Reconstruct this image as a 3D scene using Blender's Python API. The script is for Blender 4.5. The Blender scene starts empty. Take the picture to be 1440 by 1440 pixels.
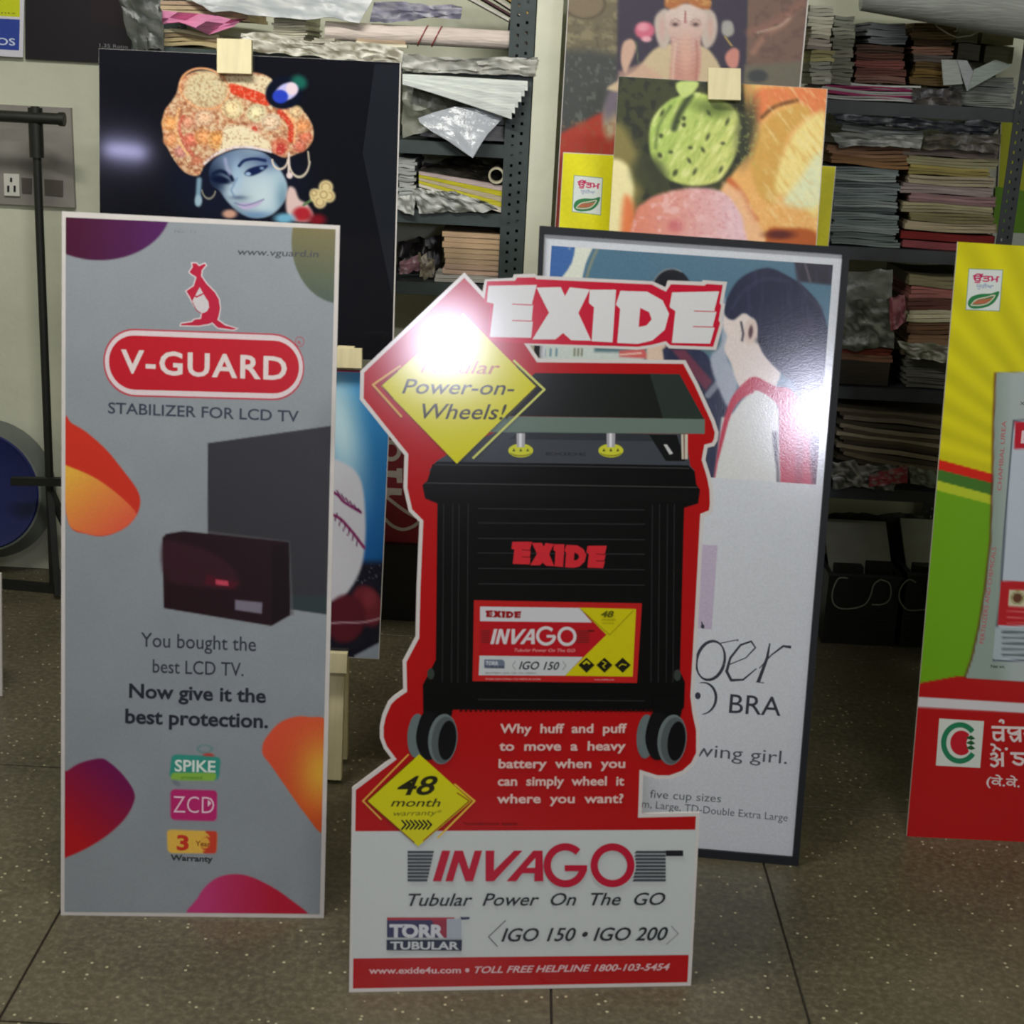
import bpy, math, random
import numpy as np
from mathutils import Vector
from mathutils.geometry import tessellate_polygon

# ------------------------------------------------------------------ camera, light, exposure
CAM_H, F_PX, PITCH, ROLL = 1.5, 2102.75, math.radians(16.4694), math.radians(2.9988)
FW = np.array([0, math.cos(PITCH), -math.sin(PITCH)])
_r0 = np.array([1.0, 0, 0]); _u0 = np.cross(_r0, FW)
RT = math.cos(ROLL) * _r0 + math.sin(ROLL) * _u0
UP = -math.sin(ROLL) * _r0 + math.cos(ROLL) * _u0
EYE = np.array([0, 0, CAM_H])
scene = bpy.context.scene
C = scene.collection
cd = bpy.data.cameras.new('camera'); cam = bpy.data.objects.new('camera', cd); C.objects.link(cam)
cd.sensor_width = 36; cd.sensor_height = 36; cd.lens = F_PX / 1440 * 36
cd.clip_start = 0.05; cd.clip_end = 50
cd.dof.use_dof = True; cd.dof.focus_distance = 60; cd.dof.aperture_fstop = 17
from mathutils import Matrix
M = Matrix(((RT[0], UP[0], -FW[0], 0), (RT[1], UP[1], -FW[1], 0), (RT[2], UP[2], -FW[2], CAM_H), (0, 0, 0, 1)))
cam.matrix_world = M
scene.camera = cam
w = bpy.data.worlds.new('world'); scene.world = w; w.use_nodes = True
w.node_tree.nodes['Background'].inputs[0].default_value = (0.55, 0.62, 0.7, 1)
w.node_tree.nodes['Background'].inputs[1].default_value = 0.02
scene.view_settings.view_transform = 'Standard'
try: scene.view_settings.look = 'None'
except Exception: pass
scene.view_settings.exposure = -0.2
scene.view_settings.gamma = 1.0
scene.view_settings.use_curve_mapping = False

def area(name, loc, target, sx, sy, power, col):
    l = bpy.data.lights.new(name, 'AREA'); l.shape = 'RECTANGLE'; l.size = sx; l.size_y = sy
    l.energy = power; l.color = col
    o = bpy.data.objects.new(name, l); C.objects.link(o); o.location = loc
    d = Vector(target) - Vector(loc); o.rotation_euler = d.to_track_quat('-Z', 'Y').to_euler()
    return o
area('ceiling_tube_light', (-0.75, 2.15, 2.66), (-0.45, 3.0, 0.9), 1.2, 0.10, 46, (1.0, 0.98, 0.92))
area('added_fill_light', (0.75, -0.4, 2.7), (0.6, 3.0, 0.6), 1.2, 0.10, 36, (1.0, 0.99, 0.95))  # unseen fill lamp, added to lift the dark right-hand shelves
area('doorway_light', (0.86, -2.7, 1.97), (0, 2.5, 1.0), 0.28, 0.28, 30, (0.80, 0.81, 1.0))
area('rear_tube_light', (-2.5, -2.6, 2.35), (-0.9, 3.3, 1.3), 0.24, 0.05, 2.2, (0.62, 0.60, 1.0))

# ------------------------------------------------------------------ geometry of the view, used to place things in the room
def ray(x, y):
    return RT * (x - 720) + UP * (720 - y) + FW * F_PX
def on_floor(x, y, z=0.0):
    d = ray(x, y); return EYE + d * ((z - CAM_H) / d[2])
def at(x, y, Y):
    d = ray(x, y); return EYE + d * (Y / d[1])

# ------------------------------------------------------------------ materials
def s2l(c):
    c = np.asarray(c, float) / 255.0
    return np.where(c <= 0.04045, c / 12.92, ((c + 0.055) / 1.055) ** 2.4)
def mat(name, col=(128, 128, 128), rough=0.6, metal=0.0, noise=0.0, nscale=20, bump=0.0, bscale=60, attr=False, spec=0.5, coat=0.0, stretch=None, trans=0.0, alpha=1.0, dirt=None):
    m = bpy.data.materials.new(name); m.use_nodes = True
    nt = m.node_tree; b = nt.nodes['Principled BSDF']; L = nt.links
    lin = tuple(s2l(col)) + (1,)
    b.inputs['Roughness'].default_value = rough; b.inputs['Metallic'].default_value = metal
    b.inputs['Specular IOR Level'].default_value = spec
    b.inputs['Coat Weight'].default_value = coat; b.inputs['Coat Roughness'].default_value = 0.2
    b.inputs['Transmission Weight'].default_value = trans
    b.inputs['Alpha'].default_value = alpha
    src = None
    if attr:
        a = nt.nodes.new('ShaderNodeAttribute'); a.attribute_name = 'Col'; src = a.outputs['Color']
    else:
        r = nt.nodes.new('ShaderNodeRGB'); r.outputs[0].default_value = lin; src = r.outputs[0]
    tc = nt.nodes.new('ShaderNodeTexCoord'); vec = tc.outputs['Object']
    if stretch:
        mp = nt.nodes.new('ShaderNodeMapping'); mp.inputs['Scale'].default_value = stretch
        L.new(vec, mp.inputs[0]); vec = mp.outputs[0]
    if noise > 0:
        n = nt.nodes.new('ShaderNodeTexNoise'); n.inputs['Scale'].default_value = nscale; n.inputs['Detail'].default_value = 5
        L.new(vec, n.inputs['Vector'])
        mr = nt.nodes.new('ShaderNodeMapRange'); mr.inputs[1].default_value = 0.3; mr.inputs[2].default_value = 0.7
        mr.inputs[3].default_value = 1 - noise; mr.inputs[4].default_value = 1 + noise * 0.4
        L.new(n.outputs[0], mr.inputs[0])
        mx = nt.nodes.new('ShaderNodeVectorMath'); mx.operation = 'SCALE'
        L.new(src, mx.inputs[0]); L.new(mr.outputs[0], mx.inputs['Scale']); src = mx.outputs[0]
    L.new(src, b.inputs['Base Color'])
    if bump > 0:
        n2 = nt.nodes.new('ShaderNodeTexNoise'); n2.inputs['Scale'].default_value = bscale; n2.inputs['Detail'].default_value = 4
        L.new(vec, n2.inputs['Vector'])
        bp = nt.nodes.new('ShaderNodeBump'); bp.inputs['Strength'].default_value = bump; bp.inputs['Distance'].default_value = 0.01
        L.new(n2.outputs[0], bp.inputs['Height']); L.new(bp.outputs[0], b.inputs['Normal'])
    return m

MAT = {}
MAT['wall'] = mat('cream_distemper', (204, 206, 184), 0.9, noise=0.22, nscale=2.2, bump=0.15, bscale=40)
MAT['column'] = mat('cream_painted_plaster', (226, 227, 206), 0.85, noise=0.15, nscale=4, bump=0.2, bscale=30)
MAT['ceiling'] = mat('white_ceiling', (200, 200, 195), 0.9)
MAT['foam'] = mat('white_foam_board', (205, 200, 196), 0.6, noise=0.06, nscale=30)
MAT['print'] = mat('printed_vinyl', attr=True, rough=0.13, spec=0.5, noise=0.03, nscale=300)
MAT['print_satin'] = mat('printed_satin_vinyl', attr=True, rough=0.34, spec=0.4, noise=0.07, nscale=300, bump=0.03, bscale=400)
MAT['print_grain'] = mat('printed_grained_film', attr=True, rough=0.13, spec=0.6, noise=0.10, nscale=260, bump=0.012, bscale=300)
MAT['print_gloss'] = mat('printed_gloss_film', attr=True, rough=0.07, spec=0.4)
MAT['print_matt'] = mat('printed_matt_vinyl', attr=True, rough=0.5, spec=0.3, noise=0.06, nscale=120)
MAT['black_frame'] = mat('black_aluminium', (26, 28, 33), 0.6, noise=0.1, spec=0.25)
MAT['black_metal'] = mat('black_painted_steel', (24, 25, 22), 0.5, noise=0.2, nscale=30)
MAT['rack'] = mat('grey_green_enamelled_steel', (56, 68, 67), 0.5, noise=0.3, nscale=18)
MAT['rack_dark'] = mat('dark_enamelled_steel', (40, 45, 48), 0.5, noise=0.3, nscale=18)
MAT['pine'] = mat('pale_pine_wood', (222, 210, 168), 0.6, noise=0.14, nscale=9, stretch=(6, 6, 0.6), bump=0.05)
MAT['paper'] = mat('paper_sheets', attr=True, rough=0.75, spec=0.25, noise=0.22, nscale=14, stretch=(1, 1, 9), bump=0.25, bscale=30)
MAT['film'] = mat('crumpled_plastic_film', attr=True, rough=0.36, spec=0.45, noise=0.2, nscale=14, bump=0.35, bscale=26)
MAT['clear_film'] = mat('translucent_plastic_film', (190, 196, 204), 0.22, noise=0.2, nscale=12, bump=0.7, bscale=18, alpha=0.82)
MAT['plastic'] = mat('moulded_plastic', attr=True, rough=0.4, noise=0.15, nscale=12)
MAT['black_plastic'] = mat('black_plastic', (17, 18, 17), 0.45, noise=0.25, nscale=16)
MAT['cable'] = mat('grey_cable', (130, 130, 120), 0.6, noise=0.1)
MAT['strut'] = mat('raw_hardboard', (120, 96, 70), 0.8, noise=0.2)

def terrazzo():
    m = bpy.data.materials.new('brown_terrazzo'); m.use_nodes = True
    nt = m.node_tree; b = nt.nodes['Principled BSDF']; L = nt.links
    tc = nt.nodes.new('ShaderNodeTexCoord')
    def noise(scale, detail=4, rough=0.6):
        n = nt.nodes.new('ShaderNodeTexNoise'); n.inputs['Scale'].default_value = scale; n.inputs['Detail'].default_value = detail
        n.inputs['Roughness'].default_value = rough
        L.new(tc.outputs['Generated'] if False else geo.outputs['Position'], n.inputs['Vector']); return n.outputs[0]
    geo = nt.nodes.new('ShaderNodeNewGeometry')
    def ramp(src, stops, interp='LINEAR'):
        r = nt.nodes.new('ShaderNodeValToRGB'); r.color_ramp.interpolation = interp
        e = r.color_ramp.elements
        while len(e) < len(stops): e.new(0.5)
        for i, (p, c) in enumerate(stops):
            e[i].position = p; e[i].color = tuple(s2l(c)) + (1,)
        L.new(src, r.inputs[0]); return r.outputs[0]
    def mix(f, a, c, mode='MIX'):
        n = nt.nodes.new('ShaderNodeMix'); n.data_type = 'RGBA'; n.blend_type = mode
        if isinstance(f, float): n.inputs[0].default_value = f
        else: L.new(f, n.inputs[0])
        L.new(a, n.inputs[6]); L.new(c, n.inputs[7]); return n.outputs[2]
    base = ramp(noise(3.2, 5), [(0.32, (66, 62, 46)), (0.5, (86, 80, 62)), (0.68, (104, 96, 76))])
    grit = ramp(noise(75, 3, 0.7), [(0.34, (58, 52, 38)), (0.5, (84, 80, 62)), (0.68, (122, 114, 92))])
    c1 = mix(0.5, base, grit)
    vor = nt.nodes.new('ShaderNodeTexVoronoi'); vor.inputs['Scale'].default_value = 74; L.new(geo.outputs['Position'], vor.inputs['Vector'])
    chip = nt.nodes.new('ShaderNodeMath'); chip.operation = 'LESS_THAN'; chip.inputs[1].default_value = 0.20
    L.new(vor.outputs['Distance'], chip.inputs[0])
    sep = nt.nodes.new('ShaderNodeSeparateColor'); L.new(vor.outputs['Color'], sep.inputs[0])
    sel = nt.nodes.new('ShaderNodeMath'); sel.operation = 'GREATER_THAN'; sel.inputs[1].default_value = 0.84; L.new(sep.outputs[0], sel.inputs[0])
    both = nt.nodes.new('ShaderNodeMath'); both.operation = 'MULTIPLY'; L.new(chip.outputs[0], both.inputs[0]); L.new(sel.outputs[0], both.inputs[1])
    light = nt.nodes.new('ShaderNodeRGB'); light.outputs[0].default_value = tuple(s2l((178, 172, 140))) + (1,)
    c2 = mix(both.outputs[0], c1, light.outputs[0])
    L.new(c2, b.inputs['Base Color'])
    b.inputs['Roughness'].default_value = 0.42
    return m
MAT['floor'] = terrazzo()
MAT['joint'] = mat('dark_grout', (44, 38, 32), 0.9)

# ------------------------------------------------------------------ object helpers
def link(o, parent=None):
    C.objects.link(o)
    if parent is not None: o.parent = parent
    return o
def tag(o, label=None, cat=None, group=None, kind=None):
    if label: o['label'] = label
    if cat: o['category'] = cat
    if group: o['group'] = group
    if kind: o['kind'] = kind
    return o
def thing(name, loc, label, cat, group=None):
    o = bpy.data.objects.new(name, None); o.empty_display_size = 0.05
    o.location = tuple(loc); C.objects.link(o)
    return tag(o, label, cat, group)
def world_loc(o):
    v = np.zeros(3)
    while o is not None: v = v + np.array(o.location); o = o.parent
    return v

class MB:
    """collects shapes given in room coordinates; build() makes ONE mesh object"""
    def __init__(s): s.v = []; s.f = []; s.c = []
    def add(s, vs, fs, col=None):
        b = len(s.v); s.v += [tuple(float(t) for t in v) for v in vs]; s.f += [tuple(b + i for i in f) for f in fs]
        cc = tuple(s2l(col)) if col is not None else (0.5, 0.5, 0.5)
        s.c += [cc] * len(vs); return s
    def box(s, x0, x1, y0, y1, z0, z1, col=None, rot=0, bev=0.0):
        vs = [(x, y, z) for x in (x0, x1) for y in (y0, y1) for z in (z0, z1)]
        if rot:
            cx, cy = (x0 + x1) / 2, (y0 + y1) / 2; a, b_ = math.cos(rot), math.sin(rot)
            vs = [(cx + (x - cx) * a - (y - cy) * b_, cy + (x - cx) * b_ + (y - cy) * a, z) for x, y, z in vs]
        fs = [(0, 1, 3, 2), (4, 6, 7, 5), (0, 4, 5, 1), (2, 3, 7, 6), (0, 2, 6, 4), (1, 5, 7, 3)]
        return s.add(vs, fs, col)
    def hexa(s, front, depth, col=None):
        """front = 4 points, pushed along depth vector"""
        vs = [np.array(p, float) for p in front]; vs += [p + np.array(depth, float) for p in vs]
        return s.add(vs, [(0, 3, 2, 1), (4, 5, 6, 7), (0, 1, 5, 4), (1, 2, 6, 5), (2, 3, 7, 6), (3, 0, 4, 7)], col)
    def bar(s, p, q, wx, wy, col=None, up=(0, 0, 1)):
        p = np.array(p, float); q = np.array(q, float); d = q - p; d /= np.linalg.norm(d)
        a = np.cross(d, up)
        if np.linalg.norm(a) < 1e-4: a = np.array([1.0, 0, 0])
        a /= np.linalg.norm(a); b = np.cross(d, a)
        vs = []
        for e in (p, q):
            for i, j in ((-1, -1), (1, -1), (1, 1), (-1, 1)): vs.append(e + a * i * wx / 2 + b * j * wy / 2)
        return s.add(vs, [(0, 3, 2, 1), (4, 5, 6, 7), (0, 1, 5, 4), (1, 2, 6, 5), (2, 3, 7, 6), (3, 0, 4, 7)], col)
    def tube(s, path, r, n=10, col=None, caps=True, r2=None):
        path = [np.array(p, float) for p in path]; vs = []; fs = []
        m = len(path); prev = None
        for i, p in enumerate(path):
            d = path[min(i + 1, m - 1)] - path[max(i - 1, 0)]; d /= np.linalg.norm(d) + 1e-9
            if prev is None:
                a = np.cross(d, (0, 0, 1.0))
                if np.linalg.norm(a) < 0.1: a = np.cross(d, (0, 1.0, 0))
            else: a = prev - d * (prev @ d)
            a /= np.linalg.norm(a); prev = a; b = np.cross(d, a)
            rr = r if r2 is None else r + (r2 - r) * i / (m - 1)
            for k in range(n):
                t = 2 * math.pi * k / n; vs.append(p + (a * math.cos(t) + b * math.sin(t)) * rr)
        for i in range(m - 1):
            for k in range(n): fs.append((i * n + k, i * n + (k + 1) % n, (i + 1) * n + (k + 1) % n, (i + 1) * n + k))
        if caps: fs.append(tuple(range(n))[::-1]); fs.append(tuple((m - 1) * n + k for k in range(n)))
        return s.add(vs, fs, col)
    def lathe(s, center, axis, prof, n=40, col=None, cols=None):
        axis = np.array(axis, float); axis /= np.linalg.norm(axis); a = np.cross(axis, (0.01, 0.02, 1.0)); a /= np.linalg.norm(a); b = np.cross(axis, a)
        c0 = np.array(center, float); base = len(s.v); vs = []; fs = []
        for r, h in prof:
            for k in range(n):
                t = 2 * math.pi * k / n; vs.append(c0 + axis * h + (a * math.cos(t) + b * math.sin(t)) * r)
        for i in range(len(prof) - 1):
            for k in range(n): fs.append((i * n + k, i * n + (k + 1) % n, (i + 1) * n + (k + 1) % n, (i + 1) * n + k))
        s.add(vs, fs, col)
        if cols:
            for i in range(len(prof)):
                for k in range(n): s.c[base + i * n + k] = tuple(s2l(cols[i]))
        return s
    def sheet(s, P, col=None, thick=0.0015):
        """P: grid (m,n,3) of points, given a thickness along its rough normal"""
        P = np.asarray(P, float); m, n = P.shape[:2]
        nr = np.cross(P[0, -1] - P[0, 0], P[-1, 0] - P[0, 0]); nr /= np.linalg.norm(nr) + 1e-9
        top = P.reshape(-1, 3); bot = top + nr * thick; N = m * n; fs = []
        for i in range(m - 1):
            for j in range(n - 1):
                a, b, c, d = i * n + j, i * n + j + 1, (i + 1) * n + j + 1, (i + 1) * n + j
                fs.append((a, d, c, b)); fs.append((N + a, N + b, N + c, N + d))
        edge = [j for j in range(n)] + [i * n + n - 1 for i in range(1, m)] + [(m - 1) * n + j for j in range(n - 2, -1, -1)] + [i * n for i in range(m - 2, 0, -1)]
        for k in range(len(edge)):
            a, b = edge[k], edge[(k + 1) % len(edge)]; fs.append((a, b, N + b, N + a))
        return s.add(list(top) + list(bot), fs, col)
    def build(s, name, material, parent=None, label=None, cat=None, group=None, kind=None, smooth=False, origin=None):
        me = bpy.data.meshes.new(name)
        V = np.array(s.v, float)
        if parent is not None: off = world_loc(parent)
        elif origin is not None: off = np.array(origin, float)
        else: off = np.array([(V[:, 0].min() + V[:, 0].max()) / 2, (V[:, 1].min() + V[:, 1].max()) / 2, V[:, 2].min()])
        me.from_pydata((V - off).tolist(), [], s.f)
        ca = me.color_attributes.new('Col', 'FLOAT_COLOR', 'POINT')
        ca.data.foreach_set('color', np.hstack([np.array(s.c, float), np.ones((len(s.c), 1))]).ravel())
        me.materials.append(material)
        if smooth:
            me.polygons.foreach_set('use_smooth', [True] * len(me.polygons))
            try: me.set_sharp_from_angle(angle=math.radians(40))
            except Exception: pass
        me.update()
        o = bpy.data.objects.new(name, me); link(o, parent)
        if parent is None: o.location = tuple(off)
        return tag(o, label, cat, group, kind)

# ------------------------------------------------------------------ a soft painter for the photographic prints (works on vertex grids)
_rng = np.random.RandomState(7)
_NT = _rng.rand(64, 64)
def vnoise(x, y):
    xi = np.floor(x).astype(int); yi = np.floor(y).astype(int); fx = x - xi; fy = y - yi
    fx = fx * fx * (3 - 2 * fx); fy = fy * fy * (3 - 2 * fy)
    g = lambda a, b: _NT[a % 64, b % 64]
    return (g(xi, yi) * (1 - fx) + g(xi + 1, yi) * fx) * (1 - fy) + (g(xi, yi + 1) * (1 - fx) + g(xi + 1, yi + 1) * fx) * fy
def fbm(x, y, o=4):
    r = 0; a = 0.5
    for i in range(o): r = r + a * vnoise(x * 2 ** i + 17 * i, y * 2 ** i + 5 * i); a *= 0.5
    return r
def sstep(t): t = np.clip(t, 0, 1); return t * t * (3 - 2 * t)
class Pic:
    def __init__(s, X, Y, base): s.X = X; s.Y = Y; s.I = np.ones(X.shape + (3,)) * np.array(base, float)
    def mixin(s, m, col):
        col = np.asarray(col, float); s.I = s.I * (1 - m[..., None]) + (col if col.ndim > 1 else col[None, None, :]) * m[..., None]; return s
    def ell(s, cx, cy, rx, ry, col, rot=0, soft=1.5, a=1.0):
        c, n = math.cos(rot), math.sin(rot); dx = s.X - cx; dy = s.Y - cy
        u = (dx * c + dy * n) / rx; v = (-dx * n + dy * c) / ry
        d = (np.sqrt(u * u + v * v) - 1) * min(rx, ry)
        return s.mixin(sstep(0.5 - d / (2 * soft)) * a, col)
    def ring(s, cx, cy, rx, ry, wd, col, rot=0, soft=1.0, a=1.0, t0=None, t1=None):
        c, n = math.cos(rot), math.sin(rot); dx = s.X - cx; dy = s.Y - cy
        u = (dx * c + dy * n) / rx; v = (-dx * n + dy * c) / ry
        d = np.abs((np.sqrt(u * u + v * v) - 1) * min(rx, ry)) - wd / 2
        m = sstep(0.5 - d / (2 * soft)) * a
        if t0 is not None:
            th = np.degrees(np.arctan2(v, u)) % 360; m = m * ((th >= t0) & (th <= t1))
        return s.mixin(m, col)
    def sd(s, pts):
        P = np.array(pts, float); Q = np.roll(P, -1, 0); dm = np.full(s.X.shape, 1e9); ins = np.zeros(s.X.shape, bool)
        for (ax, ay), (bx, by) in zip(P, Q):
            ex, ey = bx - ax, by - ay; wx, wy = s.X - ax, s.Y - ay
            t = np.clip((wx * ex + wy * ey) / (ex * ex + ey * ey + 1e-9), 0, 1)
            dm = np.minimum(dm, np.hypot(wx - ex * t, wy - ey * t))
            cond = ((ay > s.Y) != (by > s.Y)) & (s.X < (bx - ax) * (s.Y - ay) / ((by - ay) + 1e-12) + ax)
            ins ^= cond
        return np.where(ins, -dm, dm)
    def poly(s, pts, col, soft=1.2, a=1.0):
        return s.mixin(sstep(0.5 - s.sd(pts) / (2 * soft)) * a, col)
    def line(s, pts, wd, col, soft=1.0, a=1.0):
        dm = np.full(s.X.shape, 1e9)
        for (ax, ay), (bx, by) in zip(pts[:-1], pts[1:]):
            ex, ey = bx - ax, by - ay; wx, wy = s.X - ax, s.Y - ay
            t = np.clip((wx * ex + wy * ey) / (ex * ex + ey * ey + 1e-9), 0, 1)
            dm = np.minimum(dm, np.hypot(wx - ex * t, wy - ey * t))
        return s.mixin(sstep(0.5 - (dm - wd / 2) / (2 * soft)) * a, col)
    def lin(s, p0, p1, c0, c1):
        d = np.array(p1, float) - p0; t = np.clip(((s.X - p0[0]) * d[0] + (s.Y - p0[1]) * d[1]) / (d @ d), 0, 1)[..., None]
        return np.array(c0, float) * (1 - t) + np.array(c1, float) * t
    def mul(s, f): s.I = np.clip(s.I * f[..., None], 0, 255); return s

# ------------------------------------------------------------------ boards: a plane standing in the room, with its print
def spline(pts, n=6, closed=True):
    P = np.array(pts, float); out = []; m = len(P)
    rng = range(m) if closed else range(m - 1)
    for i in rng:
        p0, p1, p2, p3 = (P[(i - 1) % m], P[i], P[(i + 1) % m], P[(i + 2) % m]) if closed else (P[max(i - 1, 0)], P[i], P[i + 1], P[min(i + 2, m - 1)])
        for k in range(n):
            t = k / n
            out.append(0.5 * ((2 * p1) + (-p0 + p2) * t + (2 * p0 - 5 * p1 + 4 * p2 - p3) * t * t + (-p0 + 3 * p1 - 3 * p2 + p3) * t ** 3))
    if not closed: out.append(P[-1])
    return [tuple(p) for p in out]
def offset_poly(pts, d):
    P = np.array(pts, float); A = 0.5 * np.sum(P[:, 0] * np.roll(P[:, 1], -1) - np.roll(P[:, 0], -1) * P[:, 1])
    sg = 1 if A > 0 else -1; out = []
    for i in range(len(P)):
        a = P[i] - P[i - 1]; b = P[(i + 1) % len(P)] - P[i]; a /= np.linalg.norm(a) + 1e-9; b /= np.linalg.norm(b) + 1e-9
        na = np.array([-a[1], a[0]]) * sg; nb = np.array([-b[1], b[0]]) * sg; n = na + nb; L = n @ n
        out.append(tuple(P[i] + n * (2 * d / max(L, 0.8))))
    return out
def rrect(quad, rx, ry, n=7):
    """rounded rectangle inside a 4-corner quad (TL,TR,BR,BL); rx, ry as fractions"""
    q = [np.array(p, float) for p in quad]
    def bl(u, v): return tuple(q[0] * (1 - u) * (1 - v) + q[1] * u * (1 - v) + q[2] * u * v + q[3] * (1 - u) * v)
    out = []
    for cx, cy, t0 in ((1 - rx, ry, -90), (1 - rx, 1 - ry, 0), (rx, 1 - ry, 90), (rx, ry, 180)):
        for k in range(n + 1):
            t = math.radians(t0 + 90 * k / n); out.append(bl(cx + rx * math.cos(t), cy + ry * math.sin(t)))
    return out

class Board:
    def __init__(s, x, y, z, yaw, lean, gain=1.0):
        s.O = np.array([x, y, z], float); s.u = np.array([math.cos(yaw), math.sin(yaw), 0])
        nb = np.array([-math.sin(yaw), math.cos(yaw), 0]); s.v = math.cos(lean) * np.array([0, 0, 1.0]) + math.sin(lean) * nb
        s.n = np.cross(s.u, s.v); s.gain = gain
        s.V = []; s.F3 = []; s.F4 = []; s.Cc = []; s.nv = 0; s.layer = 1
    def P(s, x, y, off=0.0):
        d = ray(x, y); t = ((s.O - EYE) @ s.n) / (d @ s.n); return EYE + d * t + s.n * off
    def vdir(s, x, y):
        p = s.P(x, y); q = p + s.v * 0.01
        def pr(p):
            d = p - EYE; z = d @ FW; return np.array([720 + F_PX * (d @ RT) / z, 720 - F_PX * (d @ UP) / z])
        k = pr(q) - pr(p); return k / np.linalg.norm(k)
    def drop(s, x, y, z=0.0):
        """pixel where the board, followed straight down from (x, y), reaches height z"""
        p = s.P(x, y); p = p + s.v * ((z - p[2]) / s.v[2]); d = p - EYE; k = d @ FW
        return (720 + F_PX * (d @ RT) / k, 720 - F_PX * (d @ UP) / k)
    def Pn(s, X, Y, off):
        d = RT[None, :] * (X.ravel()[:, None] - 720) + UP[None, :] * (720 - Y.ravel()[:, None]) + FW[None, :] * F_PX
        t = ((s.O - EYE) @ s.n) / (d @ s.n); return EYE + d * t[:, None] + s.n * off
    def alb(s, c): return np.clip(s2l(c) * s.gain, 0.002, 0.92)
    def push(s, XY, tris, col, quads=None, layer=None):
        XY = np.asarray(XY, float)
        if layer is None: s.layer += 1; layer = s.layer
        pts = s.Pn(XY[:, 0], XY[:, 1], 0.0004 + layer * 0.000008)
        cc = s.alb(col); cc = np.tile(cc, (len(XY), 1)) if cc.ndim == 1 else cc
        s.V.append(pts); s.Cc.append(cc)
        if tris is not None and len(tris): s.F3.append(np.asarray(tris, int) + s.nv)
        if quads is not None: s.F4.append(np.asarray(quads, int) + s.nv)
        s.nv += len(XY)
    def poly(s, pts, col):
        vs = [Vector((p[0], p[1], 0)) for p in pts]
        s.push(pts, tessellate_polygon([vs]), col)
    def ring(s, outer, inner, col):
        """area between two loops with the same number of points"""
        n = len(outer); s.push(list(outer) + list(inner), None, col, quads=[(i, (i + 1) % n, n + (i + 1) % n, n + i) for i in range(n)])
    def stroke(s, pts, wd, col, closed=False):
        P = np.array(pts, float); n = len(P); L = []; R = []
        for i in range(n):
            a = P[i] - P[i - 1] if (i > 0 or closed) else P[1] - P[0]; b = P[(i + 1) % n] - P[i] if (i < n - 1 or closed) else P[-1] - P[-2]
            a = a / (np.linalg.norm(a) + 1e-9); b = b / (np.linalg.norm(b) + 1e-9); t = a + b; t /= np.linalg.norm(t) + 1e-9
            nn = np.array([-t[1], t[0]]); k = max(0.45, abs(nn @ np.array([-a[1], a[0]])))
            ww = (wd[i] if hasattr(wd, '__len__') else wd) / 2 / k; L.append(P[i] + nn * ww); R.append(P[i] - nn * ww)
        m = n if closed else n - 1
        s.push(L + R, None, col, quads=[(i, (i + 1) % n, n + (i + 1) % n, n + i) for i in range(m)])
    def ellipse(s, cx, cy, rx, ry, col, rot=0, n=28):
        c, d = math.cos(rot), math.sin(rot)
        s.poly([(cx + rx * math.cos(t) * c - ry * math.sin(t) * d, cy + rx * math.cos(t) * d + ry * math.sin(t) * c) for t in np.linspace(0, 2 * math.pi, n, endpoint=False)], col)
    def text(s, body, p0, p1, cap, col, shear=0.0, bold=0.0, sw=1.0, cs=1.0, up=None, capem=0.70, faux=0.0):
        if faux:
            for dx, dy in ((-faux, 0), (faux, 0), (0, -faux), (0, faux)):
                s.text(body, (p0[0] + dx, p0[1] + dy), (p1[0] + dx, p1[1] + dy), cap, col, shear, bold, sw, cs, up, capem)
            return
        cu = bpy.data.curves.new('lettering', 'FONT'); cu.body = body; cu.shear = shear; cu.offset = bold; cu.resolution_u = 3
        cu.space_word = sw; cu.space_character = cs
        o = bpy.data.objects.new('lettering', cu); C.objects.link(o)
        bpy.context.view_layer.update()
        me = o.evaluated_get(bpy.context.evaluated_depsgraph_get()).to_mesh(); me.calc_loop_triangles()
        co = np.array([v.co[:2] for v in me.vertices]); tr = [tuple(t.vertices) for t in me.loop_triangles]
        bpy.data.objects.remove(o); bpy.data.curves.remove(cu)
        p0 = np.array(p0, float); p1 = np.array(p1, float)
        if up is None: up = s.vdir(*((p0 + p1) / 2))
        x0, x1 = co[:, 0].min(), co[:, 0].max(); t = (co[:, 0] - x0) / (x1 - x0)
        s.push(p0 + t[:, None] * (p1 - p0) + np.array(up) * (co[:, 1:2] / capem * cap), tr, col)
    def raster(s, quad, step, fn):
        q = [np.array(p, float) for p in quad]
        nx = int(max(np.linalg.norm(q[1] - q[0]), np.linalg.norm(q[2] - q[3])) / step) + 2; ny = int(np.linalg.norm(q[3] - q[0]) / step) + 2
        U, W = np.meshgrid(np.linspace(0, 1, nx), np.linspace(0, 1, ny)); U = U[..., None]; W = W[..., None]
        G = q[0] * (1 - U) * (1 - W) + q[1] * U * (1 - W) + q[2] * U * W + q[3] * (1 - U) * W
        I = fn(G[..., 0], G[..., 1])
        i, j = np.meshgrid(np.arange(ny - 1), np.arange(nx - 1), indexing='ij'); a = (i * nx + j).ravel()
        s.push(G.reshape(-1, 2), None, np.clip(I, 0, 255).reshape(-1, 3), quads=np.stack([a, a + nx, a + nx + 1, a + 1], 1))
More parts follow.
